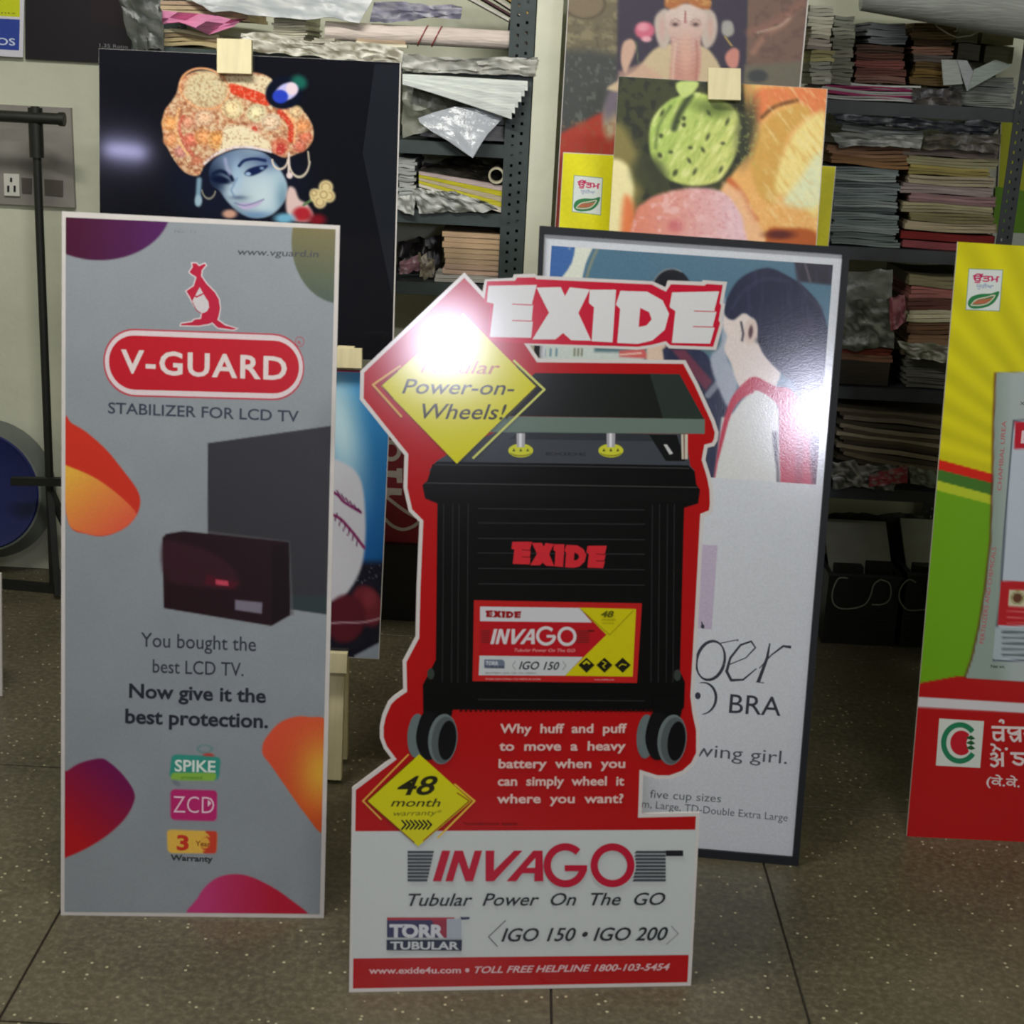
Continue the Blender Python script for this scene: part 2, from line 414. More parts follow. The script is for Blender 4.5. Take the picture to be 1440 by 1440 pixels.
    def face(s, parent, material, name='printed_face'):
        V = np.concatenate(s.V); Cc = np.concatenate(s.Cc); off = world_loc(parent)
        F = [tuple(t) for a in s.F3 for t in a.tolist()] + [tuple(t) for a in s.F4 for t in a.tolist()]
        # wind every face towards the room
        A = np.array([f[:3] for f in F]); nn = np.cross(V[A[:, 1]] - V[A[:, 0]], V[A[:, 2]] - V[A[:, 0]]) @ s.n
        F = [f if k >= 0 else f[::-1] for f, k in zip(F, nn)]
        me = bpy.data.meshes.new(name); me.from_pydata((V - off).tolist(), [], F)
        ca = me.color_attributes.new('Col', 'FLOAT_COLOR', 'POINT'); ca.data.foreach_set('color', np.hstack([Cc, np.ones((len(Cc), 1))]).ravel())
        me.materials.append(material); me.update()
        return link(bpy.data.objects.new(name, me), parent)
    def panel(s, pts, parent, material, thick=0.005, name='panel', label=None, front=0.0):
        A = [s.P(x, y, front) for x, y in pts]; B = [p - s.n * thick for p in A]; n = len(A)
        tr = [tuple(t) for t in tessellate_polygon([[Vector((p[0], p[1], 0)) for p in pts]])]
        a0 = np.cross(A[tr[0][1]] - A[tr[0][0]], A[tr[0][2]] - A[tr[0][0]]) @ s.n
        mb = MB(); fs = []
        for t in tr:
            t = t if a0 > 0 else t[::-1]; fs.append(t); fs.append(tuple(n + k for k in t[::-1]))
        area2 = sum(pts[i][0] * pts[(i + 1) % n][1] - pts[(i + 1) % n][0] * pts[i][1] for i in range(n))
        for i in range(n):
            q = (i, (i + 1) % n, n + (i + 1) % n, n + i); fs.append(q if area2 > 0 else q[::-1])
        mb.add(A + B, fs, (200, 200, 200))
        return mb.build(name, material, parent, label=label)

# ================================================================== the standing boards and their prints
def cv(ox, oy, k): return lambda *p: [(ox + x / k, oy + y / k) for x, y in p]
def strut(parent, top, foot, wd=0.03, th=0.008, name='strut'):
    return MB().bar(top, foot, wd, th, up=(0, 1, 0)).build(name, MAT['strut'], parent)

# ---- grey stabilizer standee
def stabilizer_board():
    b = Board(-0.7728, 2.3656, 0, 0.0756, 0.1561, 1.0); o = b.P(270, 1289)
    t = thing('standee', (o[0], o[1], 0), 'tall grey rectangular standee with a red rounded logo, leftmost of the front boards', 'sign')
    outer = [(87, 297), (478, 317), (455.5, 1291), (85.5, 1287.5)]
    b.panel(outer, t, MAT['foam'])
    A = cv(80, 290, 3.512); B = cv(80, 880, 3.429); D = cv(80, 580, 3.512)
    inner = [(92.6, 305.5), (471.8, 322.5), (449.6, 1285), (90.8, 1282)]
    def paint(X, Y):
        p = Pic(X, Y, (143, 150, 156))
        p.mul(0.97 + 0.06 * fbm(X / 60, Y / 60))
        p.ell(140, 292, 100, 74, p.lin((100, 330), (235, 340), (72, 18, 48), (80, 28, 92)), soft=1.2)
        p.ell(480, 340, 70, 87, p.lin((470, 320), (455, 420), (122, 112, 70), (76, 92, 78)), soft=1.2, a=0.97)
        # orange petal, left
        pet = spline(D((40, 30), (72, 52), (150, 100), (250, 190), (330, 290), (390, 370), (412, 430), (402, 490), (365, 545), (310, 585), (230, 610), (150, 600), (60, 552), (30, 300)), 4)
        p.poly(pet, (206, 52, 34))
        low = spline(D((20, 268), (80, 275), (200, 330), (320, 420), (392, 500), (365, 545), (310, 583), (230, 607), (150, 598), (50, 552), (10, 400)), 4)
        m = p.lin((100, 660), (165, 745), (232, 178, 66), (226, 96, 66)); 
        k = sstep(0.5 - np.maximum(p.sd(low), p.sd(pet)) / 2.4); p.mixin(k, m)
        # orange petal, right
        pet = spline(B((990, 590), (1005, 545), (1070, 470), (1150, 438), (1220, 440), (1300, 465), (1330, 700), (1290, 990), (1200, 910), (1100, 770), (1030, 670), (995, 625)), 4)
        p.poly(pet, p.lin((372, 1050), (455, 1150), (222, 84, 56), (206, 74, 32)))
        k = np.exp(-(((X - 452) / 34) ** 2 + ((Y - 1086) / 50) ** 2)); k = k * sstep(0.5 - p.sd(pet) / 2.4); p.mixin(k * 0.95, (228, 172, 58))
        # red petal, lower left
        pet = spline(B((0, 725), (48, 700), (110, 662), (200, 640), (245, 652), (320, 720), (372, 800), (368, 860), (320, 940), (230, 1020), (130, 1080), (42, 1118), (0, 1130)), 4)
        p.poly(pet, p.lin((105, 1180), (180, 1090), (182, 24, 32), (108, 20, 84)))
        pet = spline(B((655, 1420), (680, 1310), (740, 1235), (820, 1200), (920, 1205), (1040, 1260), (1140, 1330), (1215, 1392), (1200, 1430)), 4)
        p.poly(pet, p.lin((285, 1270), (390, 1270), (196, 62, 122), (184, 26, 54)))
        # television
        p.poly(D((745, 152), (1361, 65), (1332, 996), (1130, 968), (745, 640)), (54, 54, 60), soft=1)
        p.poly(D((1150, 905), (1336, 905), (1332, 996), (1140, 968)), (50, 62, 64), soft=2)
        p.poly(D((745, 585), (1150, 635), (1170, 1000), (1150, 1000), (1140, 650), (745, 602)), (96, 94, 98), soft=1.5, a=0.6)
        p.poly(D((522, 618), (540, 600), (625, 586), (760, 600), (1145, 640), (1152, 1000), (1060, 1054), (528, 966)), (36, 14, 22), soft=1.2)
        p.poly(D((1062, 660), (1145, 645), (1150, 1000), (1062, 1050)), (24, 8, 16), soft=1.5)
        p.poly(spline(D((525, 640), (640, 650), (760, 690), (860, 760), (905, 840), (860, 870), (700, 860), (540, 820)), 4), (58, 26, 38), soft=5, a=0.8)
        p.poly(D((740, 800), (900, 840), (870, 872), (730, 850)), (90, 14, 34), soft=3, a=0.7)
        p.poly(D((785, 825), (845, 832), (848, 856), (785, 850)), (198, 70, 92), soft=1)
        p.poly(D((880, 925), (1015, 938), (1012, 994), (880, 975)), (124, 118, 134), soft=1.5)
        # badges
        p.ring(288, 1053, 10, 5, 1.5, (96, 140, 140), soft=.8); p.ell(293, 1063, 8, 4, (198, 66, 58))
        p.poly(rrect(B((555, 618), (792, 632), (780, 748), (540, 735)), .12, .2), (52, 148, 134), soft=1)
        p.poly(rrect(B((552, 708), (770, 708), (765, 748), (548, 745)), .1, .3), (138, 186, 74), soft=1)
        p.ell(248, 1101, 7, 3.5, (120, 128, 138), rot=.6)
        p.poly(rrect(B((548, 787), (774, 793), (772, 942), (548, 936)), .1, .14), (190, 40, 112), soft=1)
        p.poly(rrect(B((530, 982), (774, 990), (770, 1098), (535, 1096)), .1, .16), (232, 186, 78), soft=1)
        p.poly(rrect(B((712, 988), (774, 990), (770, 1098), (700, 1097)), .2, .16), (206, 66, 46), soft=1)
        p.ell(*B((698, 1040))[0], 13, 14, (232, 186, 78), soft=1); p.ell(*B((722, 1050))[0], 9, 10, (206, 66, 46), soft=1)
        p.ell(*B((712, 1046))[0], 7, 8, (230, 176, 70), soft=1)
        return p.I
    b.raster(inner, 1.7, paint)
    dk = (52, 56, 68)
    b.text('www.vguard.in', A((892, 240))[0], A((1292, 252))[0], 9.5, (70, 72, 78), shear=.1, bold=.01)
    b.text('No. 12', A((582, 130))[0], A((690, 134))[0], 4, (116, 120, 128))
    # kangaroo emblem
    k = A((665, 335), (655, 325), (672, 300), (668, 282), (688, 282), (702, 296), (730, 284), (736, 292), (716, 314), (712, 345), (740, 385), (780, 425), (800, 460), (806, 505), (798, 548), (792, 560), (830, 588), (888, 604), (870, 610), (795, 600), (768, 574), (750, 582), (700, 590), (612, 588), (616, 580), (668, 572), (680, 560), (712, 556), (716, 530), (740, 520), (752, 500), (748, 470), (735, 452), (722, 430), (706, 400), (684, 440), (668, 470), (658, 450), (640, 420), (660, 405), (676, 395), (690, 350))
    b.stroke(k, 3.4, (214, 200, 206), closed=True)
    b.poly(A((690, 350), (735, 420), (765, 470), (755, 520), (715, 530), (672, 492), (670, 440)), (206, 200, 204))
    b.poly(k, (186, 28, 60))
    b.stroke(A((722, 432), (690, 448), (678, 440)), 2.2, (186, 28, 60)); b.stroke(A((668, 470), (690, 515), (716, 530)), 1, (186, 28, 60))
    # rounded logo
    o0 = rrect(A((228, 600), (1224, 634), (1220, 962), (231, 936)), .155, .49, 9); o1 = rrect(A((236, 608), (1217, 642), (1213, 954), (239, 928)), .155, .49, 9)
    i1 = rrect(A((256, 634), (1198, 668), (1194, 928), (259, 903)), .135, .49, 9)
    b.poly(o0, (188, 70, 84)); b.poly(o1, (222, 206, 210)); b.poly(i1, (192, 26, 42))
    b.text('V-GUARD', A((315, 820))[0], A((1135, 857))[0], 32, (226, 212, 210), bold=.022, cs=1.12)
    b.text('R', A((1190, 682))[0], A((1208, 684))[0], 5, (190, 50, 66)); b.stroke([(421.5 + 6.2 * math.cos(a), 480.5 + 7 * math.sin(a)) for a in np.linspace(0, 6.28, 18, endpoint=False)], .8, (190, 50, 66), closed=True)
    b.text('STABILIZER FOR LCD TV', A((253, 1022))[0], A((1195, 1065))[0], 15.5, (60, 64, 82), bold=.014)
    b.text('You bought the', (198, 909), (360, 915.6), 20, dk, bold=.006)
    b.text('best LCD TV.', (214.7, 945.6), (342.5, 950.8), 19, dk, bold=.006)
    b.text('Now give it the', (181.5, 980.6), (374, 988), 19.5, (40, 44, 56), bold=.028)
    b.text('best protection.', (176, 1016.5), (377, 1023.5), 20, (40, 44, 56), bold=.028)
    b.text('SPIKE', B((568, 700))[0], B((765, 706))[0], 16, (222, 234, 226), bold=.02)
    b.text('protected', B((600, 738))[0], B((700, 740))[0], 5, (90, 150, 60), bold=.01)
    b.text('ZCD', B((562, 900))[0], B((758, 905))[0], 24, (240, 206, 224), bold=-.012)
    b.poly(B((728, 838), (728, 872), (746, 855)), (240, 206, 224))
    b.text('3', B((578, 1078))[0], B((636, 1080))[0], 20, (206, 56, 40), bold=.035)
    b.text('Year', B((668, 1060))[0], B((740, 1064))[0], 7, (150, 84, 40), bold=.02)
    b.text('Warranty', B((548, 1130))[0], B((752, 1138))[0], 8, (44, 44, 48), bold=.03)
    b.face(t, MAT['print_satin'])
    top = b.P(285, 420) - b.n * 0.012; strut(t, top, (top[0] + .02, top[1] + 0.33, 0.004))
    return b
V_B = stabilizer_board()

# ---- die-cut battery standee
LETTERS = [
    ([(525, 85), (706, 82), (688, 152), (692, 158), (687, 212), (691, 220), (685, 280), (530, 277), (545, 152), (519, 146)], [[(614, 154), (690, 157)], [(614, 215), (690, 218)]], None),
    ([(705, 92), (796, 90), (812, 124), (830, 91), (905, 99), (862, 187), (910, 291), (835, 289), (805, 262), (776, 286), (690, 286), (752, 186)], [], None),
    ([(905, 100), (1003, 100), (990, 297), (912, 293), (921, 166), (902, 150)], [], None),
    ([(1020, 104), (1120, 107), (1178, 140), (1202, 190), (1186, 250), (1140, 290), (1085, 303), (1008, 299), (1019, 172), (1003, 156)], [], [(1094, 168), (1128, 184), (1137, 211), (1118, 234), (1088, 240)]),
    ([(1214, 110), (1390, 106), (1372, 176), (1380, 183), (1366, 236), (1373, 243), (1356, 302), (1213, 299), (1226, 180), (1204, 165)], [[(1296, 180), (1378, 182)], [(1292, 238), (1372, 240)]], None)]
def battery_word(b, f, col, back, slit):
    for pts, slits, hole in LETTERS:
        b.poly(f(*pts), col)
        for q in slits: b.stroke(f(*q), slit, back)
        if hole: b.poly(f(*hole), back)
def invago_word(b, f, col, w):
    # heavy slanted letters I N V A drawn on a 0..100 by 0..100 box, then two rings G O
    S = lambda pts: f(*[(x + (100 - y) * 0.22, y) for x, y in pts])
    b.poly(S([(0, 0), (20, 0), (20, 100), (0, 100)]), col)
    b.poly(S([(30, 0), (50, 0), (78, 62), (78, 0), (96, 0), (96, 100), (78, 100), (48, 36), (48, 100), (30, 100)]), col)
    b.poly(S([(104, 0), (125, 0), (138, 66), (172, 0), (192, 0), (146, 100), (126, 100)]), col)
    b.poly(S([(176, 100), (218, 0), (240, 0), (264, 100), (242, 100), (237, 74), (208, 74), (199, 100)]), col)
    b.poly(S([(214, 56), (234, 56), (228, 24)]), w)
def battery_board():
    b = Board(-0.232, 2.179, 0, 0.1209, 0.174, 1.0); o = b.P(731, 1391)
    t = thing('standee', (o[0], o[1], 0), 'red die-cut standee shaped round a black wheeled battery, standing in the middle', 'sign')
    D = cv(490, 370, 2.667); E = cv(560, 640, 3.130); F = cv(480, 980, 2.769)
    outline = D((435, 35), (503, 108), (513, 61), (618, 55), (622, 42), (702, 40), (704, 47), (1140, 68), (1192, 92), (1200, 65), (1330, 70), (1332, 64), (1420, 70), (1404, 150), (1412, 153), (1402, 215), (1408, 220), (1378, 326), (1204, 320), (1186, 305), (1140, 318), (1085, 325), (680, 308), (714, 358), (1264, 364), (1310, 450)) + \
        D((1374, 590), (1388, 635), (1384, 665), (1372, 686), (1347, 692)) + E((1352, 20), (1374, 90), (1386, 150), (1388, 215), (1382, 255), (1345, 270), (1322, 700), (1302, 1060)) + \
        F((1381, 60), (1396, 130), (1396, 220), (1374, 265), (1335, 300), (1280, 320), (1230, 320), (1175, 303), (1170, 455), (1396, 450), (1361, 1125), (30, 1150), (42, 355), (195, 240), (165, 200), (150, 160), (150, 115), (160, 70), (182, 20), (205, -3)) + \
        cv(450, 480, 2.323)((272, 1138), (270, 1045), (312, 966), (316, 800), (325, 590), (290, 555), (273, 480), (276, 372), (130, 190), (132, 97))
    b.panel(outline, t, MAT['foam'], 0.006)
    white = (212, 206, 204)
    b.poly(outline, white)
    red = offset_poly(outline, 5.2)
    b.poly(red, (178, 20, 23))
    # ribbon round the big word
    rib = D((520, 68), (625, 66), (632, 54), (700, 54), (705, 60), (1138, 80), (1190, 108), (1208, 80), (1335, 84), (1345, 78), (1404, 82), (1392, 150), (1398, 160), (1388, 215), (1394, 225), (1368, 314), (1206, 308), (1190, 293), (1140, 306), (1085, 314), (620, 300), (520, 290), (530, 160), (508, 146))
    b.poly(rib, (196, 26, 54))
    battery_word(b, D, (218, 218, 220), (196, 26, 54), 1.4)
    # white foot with red strip
    b.poly(F((44, 523), (1384, 517), (1357, 1004), (42, 1018)), (200, 206, 206))
    # battery body
    lid = D((700, 412), (1242, 416), (1334, 585), (1334, 640), (560, 632), (560, 560))
    b.poly(D((560, 630), (1150, 640), (1262, 640), (1282, 760), (1300, 780), (300, 780), (330, 742), (400, 700)), (66, 70, 78))
    b.poly(D((700, 412), (1242, 416), (1334, 585), (520, 572)), (27, 30, 28))
    b.poly(D((1130, 414), (1242, 416), (1334, 585), (1180, 582)), (44, 54, 50))
    b.poly(D((560, 574), (1336, 585), (1336, 640), (520, 634)), (104, 122, 114))
    b.poly(D((640, 634), (1130, 640), (1150, 668), (600, 660)), (50, 54, 60))
    b.poly(D((1126, 642), (1232, 644), (1262, 742), (1190, 742)), (20, 21, 23)); b.poly(D((1182, 680), (1194, 680), (1217, 714), (1204, 718)), (196, 198, 196))
    b.poly(D((1248, 642), (1272, 642), (1272, 735), (1250, 735)), (206, 200, 184)); b.poly(D((1255, 642), (1262, 642), (1262, 735), (1257, 735)), (140, 110, 100))
    b.text('EXIDE', D((740, 720))[0], D((890, 722))[0], 4, (48, 50, 56), bold=.03)
    for cx in (646, 984):
        b.ellipse(*D((cx, 703))[0], 17.5, 9.6, (204, 206, 54))
        b.ellipse(*D((cx, 712))[0], 15, 5.0, (150, 150, 40)); b.ellipse(*D((cx, 706))[0], 15, 5.0, (206, 208, 60))
        for dx in (-26, 0, 26): b.poly(D((cx + dx - 6, 706), (cx + dx + 6, 706), (cx + dx, 694)), (70, 72, 40))
        b.poly(D((cx - 16, 638), (cx + 16, 638), (cx + 15, 690), (cx - 15, 690)), (170, 168, 176)); b.poly(D((cx - 6, 638), (cx + 4, 638), (cx + 4, 690), (cx - 6, 690)), (222, 222, 228))
    blk = (13, 13, 15)
    body = E((150, 42), (175, 28), (1275, 45), (1305, 72), (1312, 130), (1328, 152), (1320, 212), (1258, 232), (1240, 950), (1262, 1000), (1258, 1110), (1240, 1130), (240, 1120), (230, 1150), (110, 1150), (108, 1010), (140, 950), (165, 900), (172, 212), (118, 190), (106, 132), (128, 112))
    b.poly(body, blk)
    b.stroke(E((118, 122), (1318, 142)), 1.2, (66, 68, 66)); b.stroke(E((160, 42), (700, 48), (1280, 58)), 1.2, (60, 62, 62))
    b.poly(E((120, 130), (1322, 156), (1316, 206), (122, 184)), (16, 16, 18))
    for yy in (235, 298, 366, 430, 498, 566, 1075):
        b.stroke(E((350, yy), (1085, yy + 6)), 1.3, (46, 46, 49)); b.stroke(E((350, yy + 9), (1085, yy + 15)), 1.6, (12, 12, 14))
    for xx in (200, 240, 268, 308, 1118, 1150, 1185, 1215): b.stroke(E((xx, 215), (xx - 6, 1000)), 1.3, (42, 42, 46))
    b.ellipse(*E((143, 962))[0], 5, 8, (56, 62, 58)); b.ellipse(*E((1228, 968))[0], 5, 8, (60, 66, 62))
    for xx in range(270, 1110, 22): b.poly(E((xx, 1118), (xx + 11, 1118), (xx + 11, 1130), (xx, 1130)), (60, 14, 14))
    fx = lambda *p: E(*[(500 + (x - 522) * 0.481, 381 + (y - 85) * 0.505 + (x - 522) * .008) for x, y in p])
    battery_word(b, fx, (206, 44, 54), blk, 1.0)
    # label on the battery
    b.poly(E((333, 638), (1072, 652), (1050, 1002), (327, 994)), (186, 34, 34))
    b.poly(E((360, 664), (1047, 676), (1031, 975), (354, 970)), (182, 26, 36))
    b.poly(E((360, 666), (797, 672), (852, 736), (360, 730)), (206, 206, 212))
    b.poly(E((797, 671), (1046, 677), (1031, 974), (733, 970), (916, 790)), (206, 196, 20))
    b.poly(E((358, 882), (812, 888), (733, 970), (354, 968)), (200, 204, 206))
    fl = lambda *p: E(*[(384 + (x - 522) * 0.182, 683 + (y - 85) * 0.155) for x, y in p])
    battery_word(b, fl, (150, 24, 30), (206, 206, 212), .6)
    for k in range(6): b.stroke(E((364, 773 + k * 10), (402, 773 + k * 10)), 1.2, (84, 40, 40)); b.stroke(E((782, 773 + k * 10), (840, 773 + k * 10)), 1.2, (84, 40, 40))
    b.stroke(E((835, 773), (862, 773)), 2, (60, 24, 24))
    fi = lambda *p: E(*[(405 + x * .74, 765 + y * .66) for x, y in p])
    invago_word(b, fi, (214, 206, 210), (182, 26, 36))
    g = E((650, 795))[0]; b.stroke([(g[0] + 12 * math.cos(a), g[1] + 11.5 * math.sin(a)) for a in np.linspace(-0.75, -6.28, 20)], 4.2, (214, 206, 210)); b.stroke([(g[0] + 1, g[1] + .5), (g[0] + 13, g[1] + .5)], 3.6, (214, 206, 210))
    g = E((742, 797))[0]; b.stroke([(g[0] + 11.3 * math.cos(a), g[1] + 11.5 * math.sin(a)) for a in np.linspace(0, 6.28, 22, endpoint=False)], 4.2, (214, 206, 210), closed=True)
    b.text('Tubular Power On The GO', E((510, 864))[0], E((778, 866))[0], 4.4, (226, 150, 150), shear=.2, bold=.01)
    b.poly(E((378, 898), (458, 899), (468, 908), (468, 938), (378, 936)), (110, 120, 140)); b.text('TORR', E((384, 922))[0], E((440, 923))[0], 5, (206, 210, 216), bold=.03); b.text('TUBULAR', E((380, 936))[0], E((466, 937))[0], 3.4, (40, 44, 60), bold=.02)
    b.text('IGO 150', E((530, 941))[0], E((708, 944))[0], 11, (32, 36, 52), shear=.3, bold=.016)
    b.stroke(E((516, 905), (502, 925), (516, 945)), .8, (130, 130, 136)); b.stroke(E((722, 906), (738, 926), (722, 944)), .8, (130, 130, 136))
    b.text('BATTERY IGO 150 12V 150AH', E((384, 962))[0], E((606, 962))[0], 2.4, (70, 74, 84)); b.text('EXIDE INDUSTRIES LTD MADE IN INDIA', E((384, 988))[0], E((628, 989))[0], 2.4, (230, 170, 170)); b.text('www.exide4u.com', E((862, 990))[0], E((950, 991))[0], 2.4, (230, 170, 170))
    for cx in (828, 907, 987):
        b.poly(E((cx, 890), (cx + 36, 923), (cx, 957), (cx - 36, 923)), (34, 32, 20))
    b.poly(E((828, 902), (846, 916), (828, 930), (810, 916)), (196, 188, 24)); b.poly(E((828, 912), (840, 922), (828, 940), (816, 922)), (34, 32, 20))
    b.stroke(E((898, 905), (914, 915), (900, 928), (910, 938)), 1.3, (196, 188, 24)); b.stroke(E((970, 930), (984, 918), (1004, 924)), 1.3, (196, 188, 24))
    b.stroke(E((800, 675), (930, 790), (1035, 682)), .9, (140, 134, 24)); b.text('48', E((890, 712))[0], E((948, 712))[0], 8.5, (90, 88, 20), shear=.2, bold=.04); b.text('month', E((895, 728))[0], E((955, 728))[0], 3.6, (110, 106, 20)); b.text('warranty', E((898, 742))[0], E((950, 742))[0], 3, (130, 126, 24))
    # wheels
    for dx in (0, 892):
        dy = 3 if dx else 0
        b.poly(F((320 + dx, -8), (432 + dx, -6), (432 + dx, 60), (420 + dx, 100), (325 + dx, 100), (318 + dx, 40)), blk)
        b.ellipse(*F((293 + dx, 150 + dy))[0], 13, 31, (104, 116, 118), rot=.06)
        b.poly(spline(F((318 + dx, 62), (372 + dx, 72), (378 + dx, 150), (366 + dx, 232), (318 + dx, 238), (290 + dx, 160)), 5), (20, 21, 23))
        b.ellipse(*F((395 + dx, 163 + dy))[0], 20.5, 35.5, (108, 120, 122), rot=.10)
        b.ellipse(*F((400 + dx, 166 + dy))[0], 17.5, 33, (84, 92, 94), rot=.12)
        b.ellipse(*F((412 + dx, 168 + dy))[0], 12.5, 28, (18, 18, 22), rot=.12)
    # yellow diamonds
    yel = (212, 206, 18)
    b.poly(D((430, 188), (702, 462), (406, 752), (122, 460)), yel)
    ly = (226, 214, 96)
    b.stroke(D((618, 364), (734, 474), (466, 732)), 3.0, (204, 208, 110)); b.stroke(D((630, 386), (707, 462), (590, 582)), 2.6, (60, 56, 20)); b.stroke(D((196, 384), (92, 456), (200, 577)), 2.8, (214, 168, 90)); b.stroke(D((186, 404), (124, 458), (168, 508)), 1.2, (120, 40, 20))
    b.text('Tubular', D((262, 410))[0], D((568, 416))[0], 18, (176, 92, 30), shear=.28, bold=.008)  # glare over this word is painted into its orange-brown colour
    b.text('Power-on-', D((200, 488))[0], D((622, 494))[0], 20.5, (48, 44, 14), shear=.28, bold=.008)
    b.text('Wheels!', D((275, 583))[0], D((592, 586))[0], 21.5, (48, 44, 14), shear=.28, bold=.008)
    b.poly(F((303, 222), (506, 404), (299, 581), (98, 404)), yel)
    b.stroke(F((440, 338), (518, 404), (374, 548)), 2.4, (230, 190, 70)); b.stroke(F((262, 222), (84, 404), (156, 476)), 2.0, (230, 180, 80)); b.stroke(F((450, 372), (498, 404), (318, 560)), 1.6, (150, 30, 10)); b.stroke(F((284, 238), (100, 404), (284, 566)), 1.4, (110, 60, 10))
    b.text('48', F((216, 380))[0], F((374, 378))[0], 26, (40, 38, 12), shear=.3, bold=.02)
    b.text('month', F((192, 425))[0], F((386, 426))[0], 11.5, (54, 50, 14), shear=.28, bold=.01)
    b.text('warranty*', F((203, 462))[0], F((392, 458))[0], 7.2, (92, 86, 20), shear=.28)
    for i in range(7):
        x = 234 + i * 16.5; b.stroke(F((x, 478), (x + 17, 496), (x, 515)), 2.6, (34, 32, 14))
    # slogan
    pk = (226, 196, 190)
    for k, (s, x1) in enumerate([('Why  huff  and  puff', 1110), ('to  move  a  heavy', 1106), ('battery  when  you', 1104), ('can  simply  wheel  it', 1100), ('where  you  want?', 1097)]):
        b.text(s, F((617 - k * 3, 139 + k * 68.2))[0], F((x1, 138 + k * 68.2))[0], 12.6, pk, bold=.022)
    b.text('*conditions apply', F((472, 497))[0], F((688, 496))[0], 3.6, (96, 20, 16), bold=.01)
    # product name on the foot
    cr = (188, 26, 54)
    for k in range(9):
        y = 603 + k * 13.6; s_ = (y - 597) * .23
        b.poly(F((258, y - 5), (362 - s_, y - 5), (360 - s_, y + 5), (258, y + 5)), (72, 76, 84)); b.poly(F((1148 - s_ * .3, y - 5), (1262, y - 5), (1262, y + 5), (1140 - s_ * .3, y + 5)), (72, 76, 84))
    b.poly(F((1262, 596), (1330, 596), (1330, 618), (1264, 618)), (34, 36, 44))
    wht = (200, 206, 206)
    fi = lambda *p: F(*[(356 + x * 1.63, 597 + y * 1.19) for x, y in p])
    invago_word(b, fi, cr, wht)
    g = F((872, 654))[0]; b.stroke([(g[0] + 25.6 * math.cos(a), g[1] + 26 * math.sin(a)) for a in np.linspace(-0.80, -6.28, 34)], 10.2, cr); b.stroke([(g[0] - 1, g[1] + 4), (g[0] + 30.5, g[1] + 4)], 8.5, cr)
    g = F((1055, 654))[0]; b.stroke([(g[0] + 25.8 * math.cos(a), g[1] + 25.8 * math.sin(a)) for a in np.linspace(0, 6.283, 40, endpoint=False)], 10.2, cr, closed=True)
    b.stroke([(g[0] + 32 * math.cos(a), g[1] + 32 * math.sin(a)) for a in np.linspace(0, 6.283, 40, endpoint=False)], 1.6, wht, closed=True)
    ink = (46, 50, 56)
    b.text('Tubular  Power  On  The  GO', F((260, 812))[0], F((1260, 808))[0], 17.5, ink, shear=.3, bold=.010)
    b.poly(F((178, 862), (408, 862), (408, 936), (178, 934)), (60, 60, 96)); b.poly(F((178, 857), (440, 857), (440, 866), (178, 868)), (172, 56, 70)); b.poly(F((350, 866), (412, 866), (412, 936), (390, 936)), (150, 50, 70))
    b.poly(F((410, 862), (466, 862), (466, 940), (410, 940)), (168, 176, 190)); b.poly(F((462, 855), (500, 855), (498, 864), (468, 866)), (66, 72, 96))
    b.text('TORR', F((186, 932))[0], F((400, 934))[0], 17, (206, 208, 216), bold=.05); b.stroke(F((236, 886), (262, 886)), 2.2, (206, 208, 216))
    b.poly(F((176, 944), (470, 944), (468, 986), (176, 984)), (44, 50, 70)); b.text('TUBULAR', F((190, 980))[0], F((458, 981))[0], 10.5, (200, 204, 210), bold=.03)
    b.text('IGO 150 • IGO 200', F((622, 950))[0], F((1270, 945))[0], 18.5, ink, shear=.3, bold=.014)
    b.stroke(F((640, 868), (573, 932), (608, 970)), 1.2, (84, 84, 92)); b.stroke(F((1284, 890), (1311, 920), (1264, 962)), 1.0, (130, 130, 138))
    b.text('www.exide4u.com', F((107, 1075))[0], F((465, 1073))[0], 8.6, (224, 190, 192), bold=.022); b.ellipse(*F((490, 1062))[0], 3, 3, (224, 190, 192), n=12)
    b.text('TOLL FREE HELPLINE 1800-103-5454', F((518, 1073))[0], F((1278, 1061))[0], 9.2, (224, 190, 192), shear=.3, bold=.018)
    b.face(t, MAT['print'])
    top = b.P(735, 560) - b.n * 0.012; strut(t, top, (top[0] + .03, top[1] + 0.27, 0.004))
    return b
E_B = battery_board()

